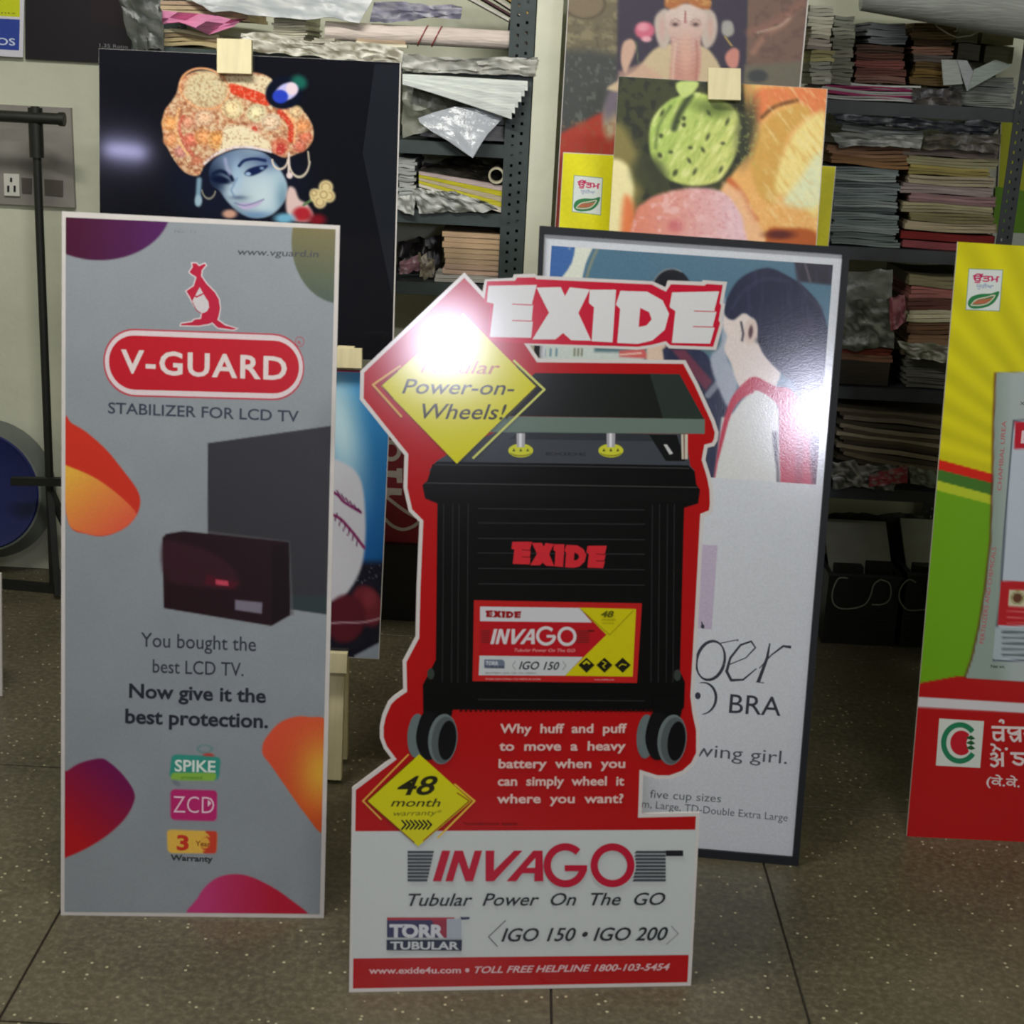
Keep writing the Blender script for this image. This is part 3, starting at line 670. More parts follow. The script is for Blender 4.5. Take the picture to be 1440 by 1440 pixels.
# ---- framed poster of two schoolgirls
def framed_board():
    b = Board(0.0055, 2.7352, 0, -0.0772, 0.200, 1.0); o = b.P(900, 1195)
    t = thing('framed_poster', (o[0], o[1], 0), 'black framed white poster with two dark haired girls, leaning behind the battery standee', 'poster')
    H = cv(740, 300, 3.130); I = cv(880, 700, 2.666)
    out = [(759, 318), (1195, 349), (1122, 1216), (722, 1182)]
    inn = [(765.5, 328.5), (1184.5, 357.5), (1114.5, 1204), (730.5, 1171)]
    P = lambda p, off: b.P(p[0], p[1], off)
    b.panel(offset_poly(out, 3), t, MAT['foam'], 0.006)
    fr = MB()
    for i in range(4):
        j = (i + 1) % 4; q = [out[i], out[j], inn[j], inn[i]]
        fr.hexa([P(p, 0.009) for p in q], -b.n * 0.022)
    fr.build('frame', MAT['black_frame'], t)
    b.poly(offset_poly(out, 8), (198, 202, 210))
    def paint(X, Y):
        p = Pic(X, Y, (78, 112, 134)); f = fbm(X / 18, Y / 18)
        p.mixin(sstep((830 - X) / 26), (64, 100, 158))
        p.mixin(sstep((f - .45) * 8) * sstep((812 - X) / 20) * sstep((X - 786) / 12) * .8, (196, 198, 190))
        p.poly(spline(H((230, 100), (300, 120), (262, 220), (232, 330), (160, 420), (130, 330), (200, 220)), 4), (206, 210, 198))
        p.line(spline(H((312, 160), (285, 220), (262, 300), (250, 400)), 4, False), 4, (120, 130, 120))
        p.poly(H((1170, 150), (1380, 150), (1380, 320), (1195, 300)), (42, 40, 52), soft=3); p.line(H((1225, 215), (1250, 300)), 3, (110, 104, 108), soft=2, a=.7)
        # interior of the bus behind
        p.poly(H((60, 480), (520, 480), (520, 1200), (60, 1200)), (190, 200, 196), soft=4)
        p.poly(H((300, 560), (880, 560), (880, 620), (300, 610)), (84, 112, 120), soft=3)
        for k in range(3): p.line(H((82 + k * 26, 598), (80 + k * 26, 626)), 3.2, (96, 130, 150), a=.8)
        for k in range(3): p.line(H((214 + k * 16, 596), (212 + k * 16, 626)), 2.4, (96, 96, 72), a=.8)
        p.poly(H((410, 605), (520, 595), (540, 640), (410, 632)), (196, 92, 90), soft=2); p.line(H((415, 622), (505, 615)), 2.2, (222, 190, 180))
        p.poly(H((530, 560), (640, 560), (640, 660), (530, 660)), (206, 182, 164), soft=2)
        # far girl
        p.ell(*H((640, 345))[0], 28, 32, (24, 26, 34), soft=1.5); p.ring(*H((640, 345))[0], 28, 32, 1.5, (210, 200, 190), soft=1, a=.5, t0=200, t1=300)
        p.poly(spline(H((600, 600), (760, 600), (820, 660), (880, 760), (900, 900), (870, 1180), (780, 1180), (700, 900)), 4), (34, 40, 66), soft=2)
        p.poly(H((640, 600), (700, 600), (820, 740), (790, 780)), (120, 50, 70), soft=3, a=.8)
        p.line(H((800, 800), (850, 740)), 9, (140, 144, 160), soft=2, a=.8)
        # seat back / light gap
        p.poly(spline(H((850, 330), (900, 470), (880, 620), (930, 730), (900, 860), (850, 780), (810, 640), (860, 560)), 4), (158, 166, 182), soft=3)
        # near girl: skin, ear, hair
        p.poly(spline(H((880, 420), (960, 430), (1060, 560), (1120, 700), (1060, 800), (960, 790), (925, 735), (900, 660), (872, 600), (884, 540), (868, 500)), 4), (214, 202, 198), soft=2)
        p.poly(spline(H((872, 440), (890, 360), (950, 280), (1060, 240), (1160, 280), (1230, 330), (1300, 420), (1330, 560), (1290, 700), (1180, 740), (1060, 640), (1020, 560), (1010, 480), (960, 440), (910, 470)), 5), (34, 38, 62), soft=2)
        p.poly(spline(H((1180, 500), (1300, 480), (1345, 700), (1330, 1000), (1250, 1000), (1180, 760)), 5), (40, 40, 66), soft=6)
        p.ell(*H((988, 520))[0], 9.5, 19, (206, 188, 182), rot=.1, soft=1.5); p.ell(*H((988, 522))[0], 3.2, 9, (84, 60, 62), rot=.1); p.line(H((946, 480), (955, 530), (950, 560)), 3, (60, 56, 70), soft=1.5)
        p.line(spline(H((905, 420), (960, 340), (1050, 290), (1150, 300)), 5, False), 3, (62, 66, 96), soft=4, a=.6); p.line(spline(H((1020, 560), (1090, 600), (1180, 600), (1290, 540)), 5, False), 5, (18, 20, 36), soft=5, a=.8); p.line(spline(H((1190, 250), (1215, 330), (1300, 420)), 5, False), 4, (70, 66, 84), soft=4, a=.5)
        hair = sstep((fbm(X / 4, Y / 30) - .5) * 6) * .25; p.mixin(hair * (p.I.sum(-1) < 170), (70, 70, 104))
        # school uniform
        p.poly(H((860, 900), (1100, 800), (1110, 1220), (820, 1220)), (204, 206, 206), soft=2)
        p.poly(spline(H((1010, 720), (1090, 760), (1180, 790), (1270, 1000), (1284, 1230), (1118, 1230), (1112, 1000), (1106, 850), (1040, 800), (960, 810), (905, 880), (870, 1010), (848, 1180), (826, 1180), (858, 960), (900, 820), (960, 745)), 5), (178, 38, 62), soft=1.6)
        p.poly(H((1180, 820), (1230, 900), (1210, 1230), (1180, 1230), (1190, 1000)), (146, 34, 60), soft=4, a=.7); p.poly(H((1240, 900), (1284, 960), (1286, 1230), (1262, 1230)), (60, 32, 56), soft=5, a=.8)
        p.poly(spline(H((1000, 790), (1060, 800), (1106, 860), (1112, 1000), (1118, 1230), (1090, 1230), (1080, 960)), 4), (206, 208, 208), soft=1.5)
        p.poly(H((1078, 960), (1104, 960), (1116, 1190), (1088, 1190)), (70, 66, 76), soft=2, a=.8)
        p.poly(spline(H((880, 960), (930, 850), (1000, 790), (1070, 840), (1084, 1000), (1084, 1230), (840, 1230)), 4), (206, 208, 208), soft=1.5)
        return p.I
    b.raster([(775.6, 345.5), (1171.5, 372.5), (1147.5, 681.5), (757, 655)], 1.7, paint)
    b.poly(H((700, 1164), (1089, 1187), (1086, 1215), (700, 1210)), (198, 202, 210))
    b.poly(I((200, 172), (344, 178), (322, 494), (180, 480)), (184, 172, 194))
    ink = (58, 60, 72)
    ell = lambda cx, cy, rx, ry, r, a0, a1, n: [(cx + rx * math.cos(a) * math.cos(r) - ry * math.sin(a) * math.sin(r), cy + rx * math.cos(a) * math.sin(r) + ry * math.sin(a) * math.cos(r)) for a in np.linspace(a0, a1, n)]
    b.stroke(I(*ell(318, 610, 52, 74, .25, 0, 6.28, 26)), [2.2 + 2.4 * abs(math.sin(a)) for a in np.linspace(1, 7.28, 26)], ink)
    b.stroke(I((355, 545), (420, 532), (418, 538)), 1.4, ink)
    b.stroke(I((388, 625), (450, 600), (486, 562), (470, 538), (430, 552), (392, 600), (378, 650), (395, 684), (440, 682), (490, 640)), [1.6, 1.6, 2.2, 2.6, 3, 3.4, 4.4, 4, 2.8, 1.6], ink)
    b.stroke(I((540, 545), (530, 600), (496, 692)), [2, 4.2, 5.2], ink); b.stroke(I((500, 640), (545, 590), (590, 556), (620, 560)), [1.4, 2, 3.2, 4.2], ink); b.stroke(I((488, 690), (518, 694)), 1.4, ink)
    b.stroke(I(*ell(286, 752, 52, 60, .2, -2.0, 1.35, 18)), [1 + 3 * math.sin(3.14 * k / 17) for k in range(18)], ink); b.ellipse(*I((270, 742))[0], 4, 5, ink)
    b.stroke(I((284, 465), (292, 490)), 2, ink); b.ellipse(*I((288, 482))[0], 2.6, 3, ink)
    b.text('BRA', I((386, 806))[0], I((580, 818))[0], 27, ink, bold=.004)
    b.text('growing girl.', I((122, 955))[0], I((604, 998))[0], 18.5, (84, 84, 96))
    b.text('five cup sizes', I((90, 1124))[0], I((356, 1142))[0], 11.5, (88, 96, 92))
    b.text('Medium, Large, TD-Double Extra Large', I((-40, 1150))[0], I((606, 1213))[0], 10.5, (84, 88, 96))
    b.face(t, MAT['print_grain'])
    top = b.P(960, 520) - b.n * 0.02; strut(t, top, (top[0], top[1] + 0.16, 0.004))
    return b
F_B = framed_board()

# ---- yellow, green and red fertiliser board at the right edge
def leaf_logo(b, q, gur):
    TL, TR, BR, BL = [np.array(p, float) for p in q]
    m = lambda *p: [tuple(TL * (1 - u) * (1 - v) + TR * u * (1 - v) + BR * u * v + BL * (1 - u) * v) for u, v in p]
    b.poly(q, (120, 150, 120)); b.poly(offset_poly(q, 1.0), (214, 222, 218))
    h = np.linalg.norm(BL - TL)
    b.text(gur, m((.14, .30))[0], m((.9, .30))[0], h * .15, (196, 36, 96), faux=.45)
    b.text('ਯੂਰੀਆ', m((.26, .46))[0], m((.76, .46))[0], h * .09, (96, 116, 176))
    leaf = spline(m((.05, .84), (.14, .68), (.4, .6), (.7, .58), (.94, .52), (.86, .74), (.68, .88), (.4, .95), (.16, .95)), 4)
    b.poly(leaf, (44, 124, 72)); b.stroke(spline(m((.16, .86), (.3, .74), (.55, .68), (.82, .62), (.66, .8), (.42, .87), (.2, .88)), 4), 1.3, (222, 206, 190), closed=True)
    b.poly(spline(m((.2, .84), (.34, .75), (.6, .71), (.76, .68), (.6, .8), (.4, .84)), 4), (176, 104, 74))
def fertiliser_board():
    b = Board(0.8626, 2.829, 0, 0.0106, 0.1619, 1.0); o = b.P(1480, 1187)
    t = thing('standee', (o[0], o[1], 0), 'yellow, green and red fertiliser sack standee cut by the right edge of the photo', 'sign')
    out = [(1347, 340), (1793, 369), (1731, 1203), (1275, 1176)]
    b.panel(out, t, MAT['foam'])
    J = cv(1120, 340, 4); G = cv(1120, 640, 4); K = cv(1260, 700, 2.878)
    R = [(1347, 340), (1793, 369), (1731, 1203), (1275, 1176)]
    def paint(X, Y):
        p = Pic(X, Y, (208, 200, 22))
        ang = np.arctan2(Y - 700, X - 1560); p.mul(1 + .05 * np.sin(ang * 46))
        def band(y0, sl, col):   # everything below a slanting line
            p.mixin(sstep((Y - (y0 + (X - 1318) * sl)) / 2 + .5), col)
        band(645.5, .27, (206, 34, 20)); band(659.5, .255, (66, 112, 40)); band(675.5, .27, (178, 194, 44)); band(689.5, .26, (106, 160, 24))
        yy = np.where(X < 1345, 961 - (X - 1290) * .18, 951 + (X - 1345) * .05)
        p.mixin(sstep((Y - yy) / 2 + .5), (174, 22, 24))
        bag = [(1401, 524), (1398, 600), (1397, 666), (1394, 760), (1386, 830), (1378, 880), (1368, 925), (1358, 953), (1400, 956), (1500, 962), (1640, 958), (1632, 900), (1640, 700), (1650, 540), (1520, 522)]
        p.poly([(x - 3, y) for x, y in bag], (96, 44, 34), soft=2, a=.8)
        p.poly(bag, p.lin((1400, 0), (1425, 0), (142, 158, 150), (168, 180, 180)), soft=1)
        p.poly([(1424, 590), (1640, 590), (1630, 930), (1396, 930), (1405, 840), (1415, 700)], (60, 72, 88), soft=1)
        p.poly([(1426, 592), (1638, 592), (1628, 928), (1398.5, 928), (1407.5, 840), (1417.5, 700)], (186, 198, 210), soft=1)
        p.poly(J((1228, 1014), (1900, 1020), (1900, 1170), (1225, 1165)), (186, 26, 48), soft=1)
        p.poly(G((1148, 708), (1900, 720), (1900, 965), (1132, 958)), (184, 30, 40), soft=1)
        p.poly(G((1118, 968), (1900, 980), (1900, 1150), (1104, 1146)), (166, 180, 186), soft=1)
        for k in range(5): p.line(G((1160, 995 + k * 32), (1900, 1008 + k * 32)), 3, (80, 90, 96), soft=1, a=.7 if k % 2 else .95)
        for k in range(3): p.line(G((1185, 880 + k * 32), (1900, 894 + k * 32)), 2, (220, 120, 120), soft=.8, a=.7)
        p.poly(G((1198, 756), (1290, 760), (1286, 856), (1192, 850)), (206, 198, 172), soft=1); p.ell(*G((1243, 803))[0], 7, 7, (96, 60, 40)); p.ring(*G((1243, 803))[0], 9, 9, 1.5, (140, 150, 90))
        p.line([(1250, 985), (1800, 1016)], 14, (206, 204, 208), soft=1)
        return p.I
    b.raster(R, 2.2, paint)
    up0 = b.vdir(1410, 700)
    b.text('CHAMBAL UREA', (1408, 690), (1415, 592), 6, (186, 70, 84), up=(-1, -.08)); b.text('FERTILIZERS AND CHEMICALS', (1383, 905), (1401, 770), 6, (186, 70, 84), up=(-1, -.12))
    b.text('X', J((1255, 918))[0], J((1285, 920))[0], 5, (40, 40, 46)); b.text('Net wt.', G((1092, 1196))[0], G((1172, 1198))[0], 4.5, (50, 56, 56), bold=.02)
    b.text('E', J((1262, 1128))[0], J((1300, 1130))[0], 16, (226, 200, 206), bold=.05)
    leaf_logo(b, J((968, 150), (1163, 157), (1143, 392), (950, 384)), 'ਉੱਤਮ')
    q = K((175, 893), (356, 904), (340, 1093), (161, 1083)); b.poly(q, (206, 212, 204))
    c = K((258, 992))[0]
    b.stroke([(c[0] + 22.8 * math.cos(a), c[1] + 25.5 * math.sin(a)) for a in np.linspace(.62, 5.62, 30)], 7.5, (36, 122, 84))
    b.ellipse(c[0] + 2, c[1], 15.5, 17.5, (186, 30, 44)); b.poly([(c[0] + 14, c[1] - 14), (c[0] + 24, c[1] - 12), (c[0] + 22, c[1] + 12), (c[0] + 13, c[1] + 13), (c[0] + 9, c[1])], (206, 212, 204))
    for dy in (-7, 0, 7): b.poly([(c[0] + 8, c[1] + dy), (c[0] + 16, c[1] + dy - 4), (c[0] + 22, c[1] + dy + 1), (c[0] + 16, c[1] + dy + 3)], (34, 86, 48))
    pk = (222, 206, 206)
    for pts, wd in ((((386, 928), (600, 934)), 3.6), (((432, 926), (433, 986)), 3.8), (((390, 950), (432, 951)), 3.4), (((398, 950), (396, 968), (408, 980), (424, 974), (432, 962)), 3.4), (((418, 908), (424, 900), (434, 904), (432, 914)), 3.0),
                    (((500, 928), (502, 988)), 3.8), (((462, 930), (454, 944), (466, 954), (484, 950), (500, 942)), 3.4), (((462, 962), (478, 984), (502, 960)), 3.4), (((470, 956), (500, 958)), 3.0), (((560, 932), (562, 990)), 3.8), (((520, 950), (530, 972), (544, 950), (552, 972), (562, 952)), 3.4)):
        b.stroke(spline(K(*pts), 4, False) if len(pts) > 2 else K(*pts), wd, pk)
    for pts, wd in ((((430, 1030), (431, 1088)), 3.8), (((382, 1040), (396, 1034), (408, 1042), (400, 1054), (388, 1056), (402, 1060), (412, 1074), (398, 1086), (382, 1078)), 3.4), (((410, 1060), (431, 1058)), 3.2), (((392, 1026), (404, 1012), (424, 1022)), 2.8), (((404, 1014), (396, 1000), (382, 998)), 2.8),
                    (((462, 1034), (600, 1038)), 3.6), (((484, 1036), (482, 1050), (500, 1054), (514, 1062), (506, 1078), (486, 1076), (472, 1066)), 3.6), (((540, 1036), (541, 1092)), 3.6)):
        b.stroke(spline(K(*pts), 4, False) if len(pts) > 2 else K(*pts), wd, pk)
    b.ellipse(*K((446, 1016))[0], 2.2, 2.2, pk, n=10)
    b.text('(ਕੇ.ਕੇ. ਬਿਰਲਾ ਗਰੁੱਪ)', K((365, 1162))[0], (1560, 1115), 12, pk, faux=.25)
    b.face(t, MAT['print'])
    top = b.P(1540, 520) - b.n * 0.012; strut(t, top, (top[0], top[1] + 0.3, 0.004))
    return b
Y_B = fertiliser_board()

# ---- display stands: mast, foot, rear leg, ledge and clamp block of pale pine
def stand(b, px, ytop, clamp, ledge_y, foot_y=None, label='', rear=.42, group=None):
    """clamp = (x0,x1,y0,y1) of the block in the photo"""
    pc = b.P((clamp[0] + clamp[1]) / 2, (clamp[2] + clamp[3]) / 2)
    base = pc - b.v * (pc[2] / b.v[2]) - b.n * 0.016      # follow the lean down to the floor
    t = thing('display_stand', (base[0], base[1], 0), label, 'stand', group)
    topm = pc - b.n * 0.016 + b.v * 0.02
    MB().bar(base + np.array([0, 0, 0.012]) , topm, 0.034, 0.022, up=(0, 1, 0)).build('mast', MAT['pine'], t)
    A = b.P(clamp[0], clamp[3]); B = b.P(clamp[1], clamp[3] + (clamp[1] - clamp[0]) * .03); Cc = b.P(clamp[1], clamp[2] + (clamp[1] - clamp[0]) * .03); Dd = b.P(clamp[0], clamp[2])
    cl = MB(); cl.hexa([p + b.n * 0.022 for p in (A, B, Cc, Dd)], -b.n * 0.019); cl.build('clamp_block', MAT['pine'], t)
    le = b.P((clamp[0] + clamp[1]) / 2 + (ledge_y - clamp[2]) * -.04, ledge_y); le = pc + b.v * ((le - pc) @ b.v)
    l = MB(); q = [le + b.u * sx + b.v * sz + b.n * .022 for sx, sz in ((-.045, -.042), (.024, -.042), (.024, 0), (-.045, 0))]; l.hexa(q, -b.n * .04); l.build('ledge', MAT['pine'], t)
    MB().bar(topm - b.v * .25 - b.n * .012, (base[0], base[1] + rear, .012), .035, .02, up=(0, 1, 0)).build('rear_leg', MAT['pine'], t)
    f = MB(); f.box(base[0] - .05, base[0] - .015, base[1] - .0, base[1] + rear + .02, 0, .012); f.build('foot', MAT['pine'], t)
    return t

# black board with the turbaned face
def portrait_board():
    p0 = at(352, 480, 3.32); b = Board(p0[0], p0[1], p0[2], 0.0, 0.12, 1.0); c = b.P(352, 500)
    t = thing('mounted_print', c, 'black square print of a blue face under a jewelled turban, clamped behind the grey standee', 'print')
    out = [(139, 68), (564, 88), (553, 508), (141, 490)]
    b.panel(out, t, MAT['foam'], 0.005)
    b.poly([(139.2, 68.3), (562.2, 88.2), (551.2, 507.5), (141.2, 489.5)], (19, 20, 27))
    b.poly([(527, 90), (561.5, 91), (552, 420), (510, 215)], (31, 34, 41))
    K = cv(200, 80, 4.8)
    def paint(X, Y):
        p = Pic(X, Y, (19, 20, 27))
        p.ell(*K((640, 850))[0], 95, 60, (20, 26, 48), soft=25, a=.7)
        tur = spline(K((235, 240), (260, 160), (340, 105), (450, 100), (540, 120), (640, 110), (760, 105), (870, 150), (900, 260), (1000, 340), (1090, 370), (1150, 470), (1150, 560), (1110, 620), (1050, 650), (960, 680), (860, 640), (700, 610), (560, 640), (430, 720), (380, 800), (290, 780), (220, 700), (160, 590), (135, 470), (150, 370), (200, 300)), 5)
        p.poly(tur, (196, 146, 108), soft=1.6)
        inside = sstep(0.5 - p.sd(tur) / 3)
        f = fbm(X / 5, Y / 5); g = fbm(X / 9 + 7, Y / 9)
        p.mixin(inside * sstep((f - .45) * 6) * .65, (222, 202, 168)); p.mixin(inside * sstep((.42 - f) * 9) * .6, (136, 76, 58)); p.mixin(inside * sstep((g - .54) * 6) * .5, (206, 120, 80))
        p.poly(spline(K((560, 130), (700, 120), (870, 150), (900, 300), (860, 340), (760, 290), (600, 250)), 4), (222, 212, 176), soft=3, a=.85)
        p.poly(spline(K((590, 180), (700, 205), (820, 250), (870, 290), (850, 330), (740, 300), (600, 245)), 4), (214, 64, 40), soft=1.5)
        p.ell(*K((430, 220))[0], 30, 26, (206, 190, 150), soft=6); p.ring(*K((420, 215))[0], 35, 28, 2.5, (222, 160, 112), rot=.3)
        p.mixin(np.exp(-(((X - K((450, 220))[0][0]) / 18) ** 2 + ((Y - K((450, 220))[0][1]) / 15) ** 2)) * sstep((fbm(X / 3, Y / 3) - .45) * 8) * .5, (150, 150, 120))
        for q, r, cc in (((310, 440), 11, (216, 150, 120)), ((420, 410), 13, (226, 186, 152)), ((330, 560), 11, (222, 120, 96)), ((415, 540), 13, (226, 156, 100)), ((510, 560), 14, (226, 160, 90)), ((610, 350), 16, (228, 208, 160)), ((770, 380), 14, (222, 214, 170)), ((755, 490), 10, (232, 178, 150)), ((870, 440), 14, (226, 200, 170)), ((930, 600), 13, (224, 128, 96)), ((1010, 420), 13, (224, 180, 130)), ((1100, 540), 10, (214, 118, 90)), ((1060, 600), 10, (206, 110, 88)), ((190, 450), 12, (230, 160, 96)), ((200, 560), 12, (220, 150, 100)), ((370, 700), 9, (206, 130, 100)), ((1040, 370), 9, (226, 196, 150)), ((260, 640), 9, (206, 140, 130)), ((1080, 470), 11, (226, 150, 96))):
            p.ell(*K(q)[0], r, r * .9, cc, soft=2.5); p.ring(*K(q)[0], r * .8, r * .7, 2.0, tuple(np.array(cc) * .72), rot=q[0] % 3, soft=2, a=.6); p.ell(K(q)[0][0] - 1, K(q)[0][1] - 1, r * .35, r * .3, tuple(np.minimum(np.array(cc) * 1.12, 255)), soft=3, a=.7)
        p.ell(*K((755, 490))[0], 4.5, 4.5, (206, 70, 60)); p.ell(*K((935, 620))[0], 7, 9, (190, 60, 56), soft=3)
        p.line(spline(K((250, 350), (225, 460), (250, 570), (310, 660)), 5, False), 3.4, (232, 176, 120)); p.line(spline(K((280, 400), (250, 470), (285, 580), (340, 660)), 5, False), 5, (196, 84, 70), a=.7)
        p.line(spline(K((930, 370), (1000, 460), (1000, 560)), 5, False), 8, (206, 66, 46), soft=1.5); p.line(spline(K((960, 360), (1030, 460), (1025, 580)), 5, False), 3, (236, 170, 120))
        p.poly(spline(K((560, 470), (700, 470), (840, 560), (870, 630), (760, 610), (620, 610), (520, 650), (540, 560)), 4), (230, 216, 182), soft=3)
        p.line(spline(K((420, 720), (500, 655), (620, 612), (740, 612), (870, 640)), 5, False), 3.4, (222, 210, 216))
        n2 = fbm(X / 2.6 + 40, Y / 2.6); p.mixin(inside * sstep((n2 - .5) * 7) * .35, (236, 220, 190)); p.mixin(inside * sstep((.42 - n2) * 8) * .4, (140, 84, 60))
        # feather eye
        p.ell(*K((960, 240))[0], 27, 23, (16, 22, 38), rot=-.3, soft=2); p.ell(*K((1060, 170))[0], 11, 9, (28, 96, 84), rot=.5, soft=5)
        p.ell(*K((975, 235))[0], 17, 11.5, (186, 184, 232), rot=-.45, soft=2); p.ell(*K((1010, 215))[0], 8, 9, (226, 206, 216), rot=-.4, soft=2); p.ell(*K((932, 268))[0], 11, 9.5, (44, 66, 186), rot=.1, soft=1.8)
        # face
        face = spline(K((480, 700), (560, 650), (680, 620), (800, 640), (870, 690), (930, 760), (975, 850), (975, 930), (940, 1000), (880, 1060), (800, 1085), (720, 1080), (640, 1040), (570, 970), (520, 900), (470, 860), (450, 780)), 5)
        p.poly(face, p.lin(K((430, 900))[0], K((820, 900))[0], (34, 48, 74), (168, 194, 208)), soft=2.5)
        fm = sstep(0.5 - p.sd(face) / 4)
        gl = lambda c, rx, ry, col, a: p.mixin(np.exp(-(((X - K(c)[0][0]) / rx) ** 2 + ((Y - K(c)[0][1]) / ry) ** 2)) * fm * a, col)
        gl((600, 690), 24, 14, (104, 124, 158), .8); gl((720, 850), 30, 26, (186, 206, 216), .7); gl((840, 700), 24, 14, (66, 84, 128), .8); gl((600, 900), 14, 22, (190, 212, 226), .85); gl((800, 950), 26, 24, (196, 212, 220), .8); gl((640, 790), 9, 24, (160, 190, 220), .6); gl((500, 840), 14, 16, (22, 34, 62), .85); gl((650, 950), 12, 3, (70, 84, 110), .7); gl((950, 960), 10, 26, (96, 130, 156), .7); gl((770, 1070), 28, 6, (96, 130, 170), .8)
        p.line(spline(K((655, 735), (690, 700), (760, 688), (830, 700)), 5, False), 4.2, (26, 40, 82), soft=1.4); p.line(spline(K((480, 790), (530, 770), (590, 800), (610, 830)), 5, False), 5, (20, 30, 60), soft=2)
        p.poly(spline(K((690, 790), (720, 755), (790, 735), (850, 735), (800, 780), (730, 805)), 5), (22, 34, 74), soft=1.6); p.ell(*K((715, 790))[0], 4, 2.6, (150, 176, 206), soft=1.2); p.ell(*K((808, 752))[0], 3, 2, (120, 146, 180), soft=1.2)
        p.ell(*K((530, 830))[0], 14, 5, (14, 22, 50), rot=.2, soft=2.5); p.line(K((640, 820), (600, 900), (620, 940)), 2.2, (96, 124, 160), soft=2, a=.7)
        p.line(spline(K((560, 690), (570, 740), (590, 790)), 4, False), 4.5, (176, 176, 214), soft=2.5, a=.6)
        p.poly(spline(K((640, 995), (700, 985), (760, 985), (820, 965), (770, 1010), (690, 1030)), 4), (182, 170, 206), soft=1.8); p.line(spline(K((625, 985), (700, 1003), (820, 962)), 4, False), 1.6, (120, 120, 160), soft=1.2)
        # earrings, pearls, flowers
        p.line(K((385, 830), (375, 990)), 7, (120, 150, 170), soft=2.5); p.ell(*K((380, 970))[0], 5, 8, (150, 176, 192), soft=2)
        p.ring(*K((450, 880))[0], 10, 16, 1.6, (150, 146, 130), t0=20, t1=170)
        p.ring(*K((930, 690))[0], 11, 14, 2.2, (222, 206, 190), t0=0, t1=180); p.ring(*K((1060, 700))[0], 14.5, 23, 2.2, (206, 196, 176), t0=-0, t1=180); p.line(K((990, 650), (990, 790)), 3, (222, 206, 196)); p.ell(*K((995, 800))[0], 4.5, 4.5, (226, 206, 206))
        p.line(K((1120, 640), (1128, 720)), 2.2, (190, 180, 160))
        p.poly(spline(K((990, 880), (1030, 890), (1060, 960), (1120, 1000), (1160, 1100), (1040, 1110), (980, 1060), (970, 960)), 4), (214, 186, 182), soft=3); p.ell(*K((1080, 1060))[0], 13, 10, (170, 40, 50), soft=4); p.ell(*K((1180, 1100))[0], 12, 8, (120, 24, 36), soft=5)
        p.line(K((1090, 1000), (1150, 960)), 3.5, (90, 120, 80))
        for q, r in (((1180, 940), 10), ((1240, 880), 10), ((1260, 940), 9), ((1200, 980), 9), ((1160, 920), 6), ((1225, 930), 8)): p.ell(*K(q)[0], r, r, (214, 196, 146), soft=2.5); p.ring(*K(q)[0], r * .6, r * .6, 1.4, (160, 130, 90), soft=1)
        p.ell(*K((590, 1060))[0], 10, 6, (196, 150, 130), soft=3); p.ell(*K((960, 1090))[0], 14, 7, (110, 170, 200), soft=4)
        return p.I
    b.raster([(222, 92), (486, 92), (486, 316), (222, 316)], 1.35, paint)
    b.face(t, MAT['print_gloss'])
    stand(b, 332, 80, (308, 356, 56, 104), 505, label='pale pine stand whose block clamps the turbaned face print')
    return b
portrait_board()

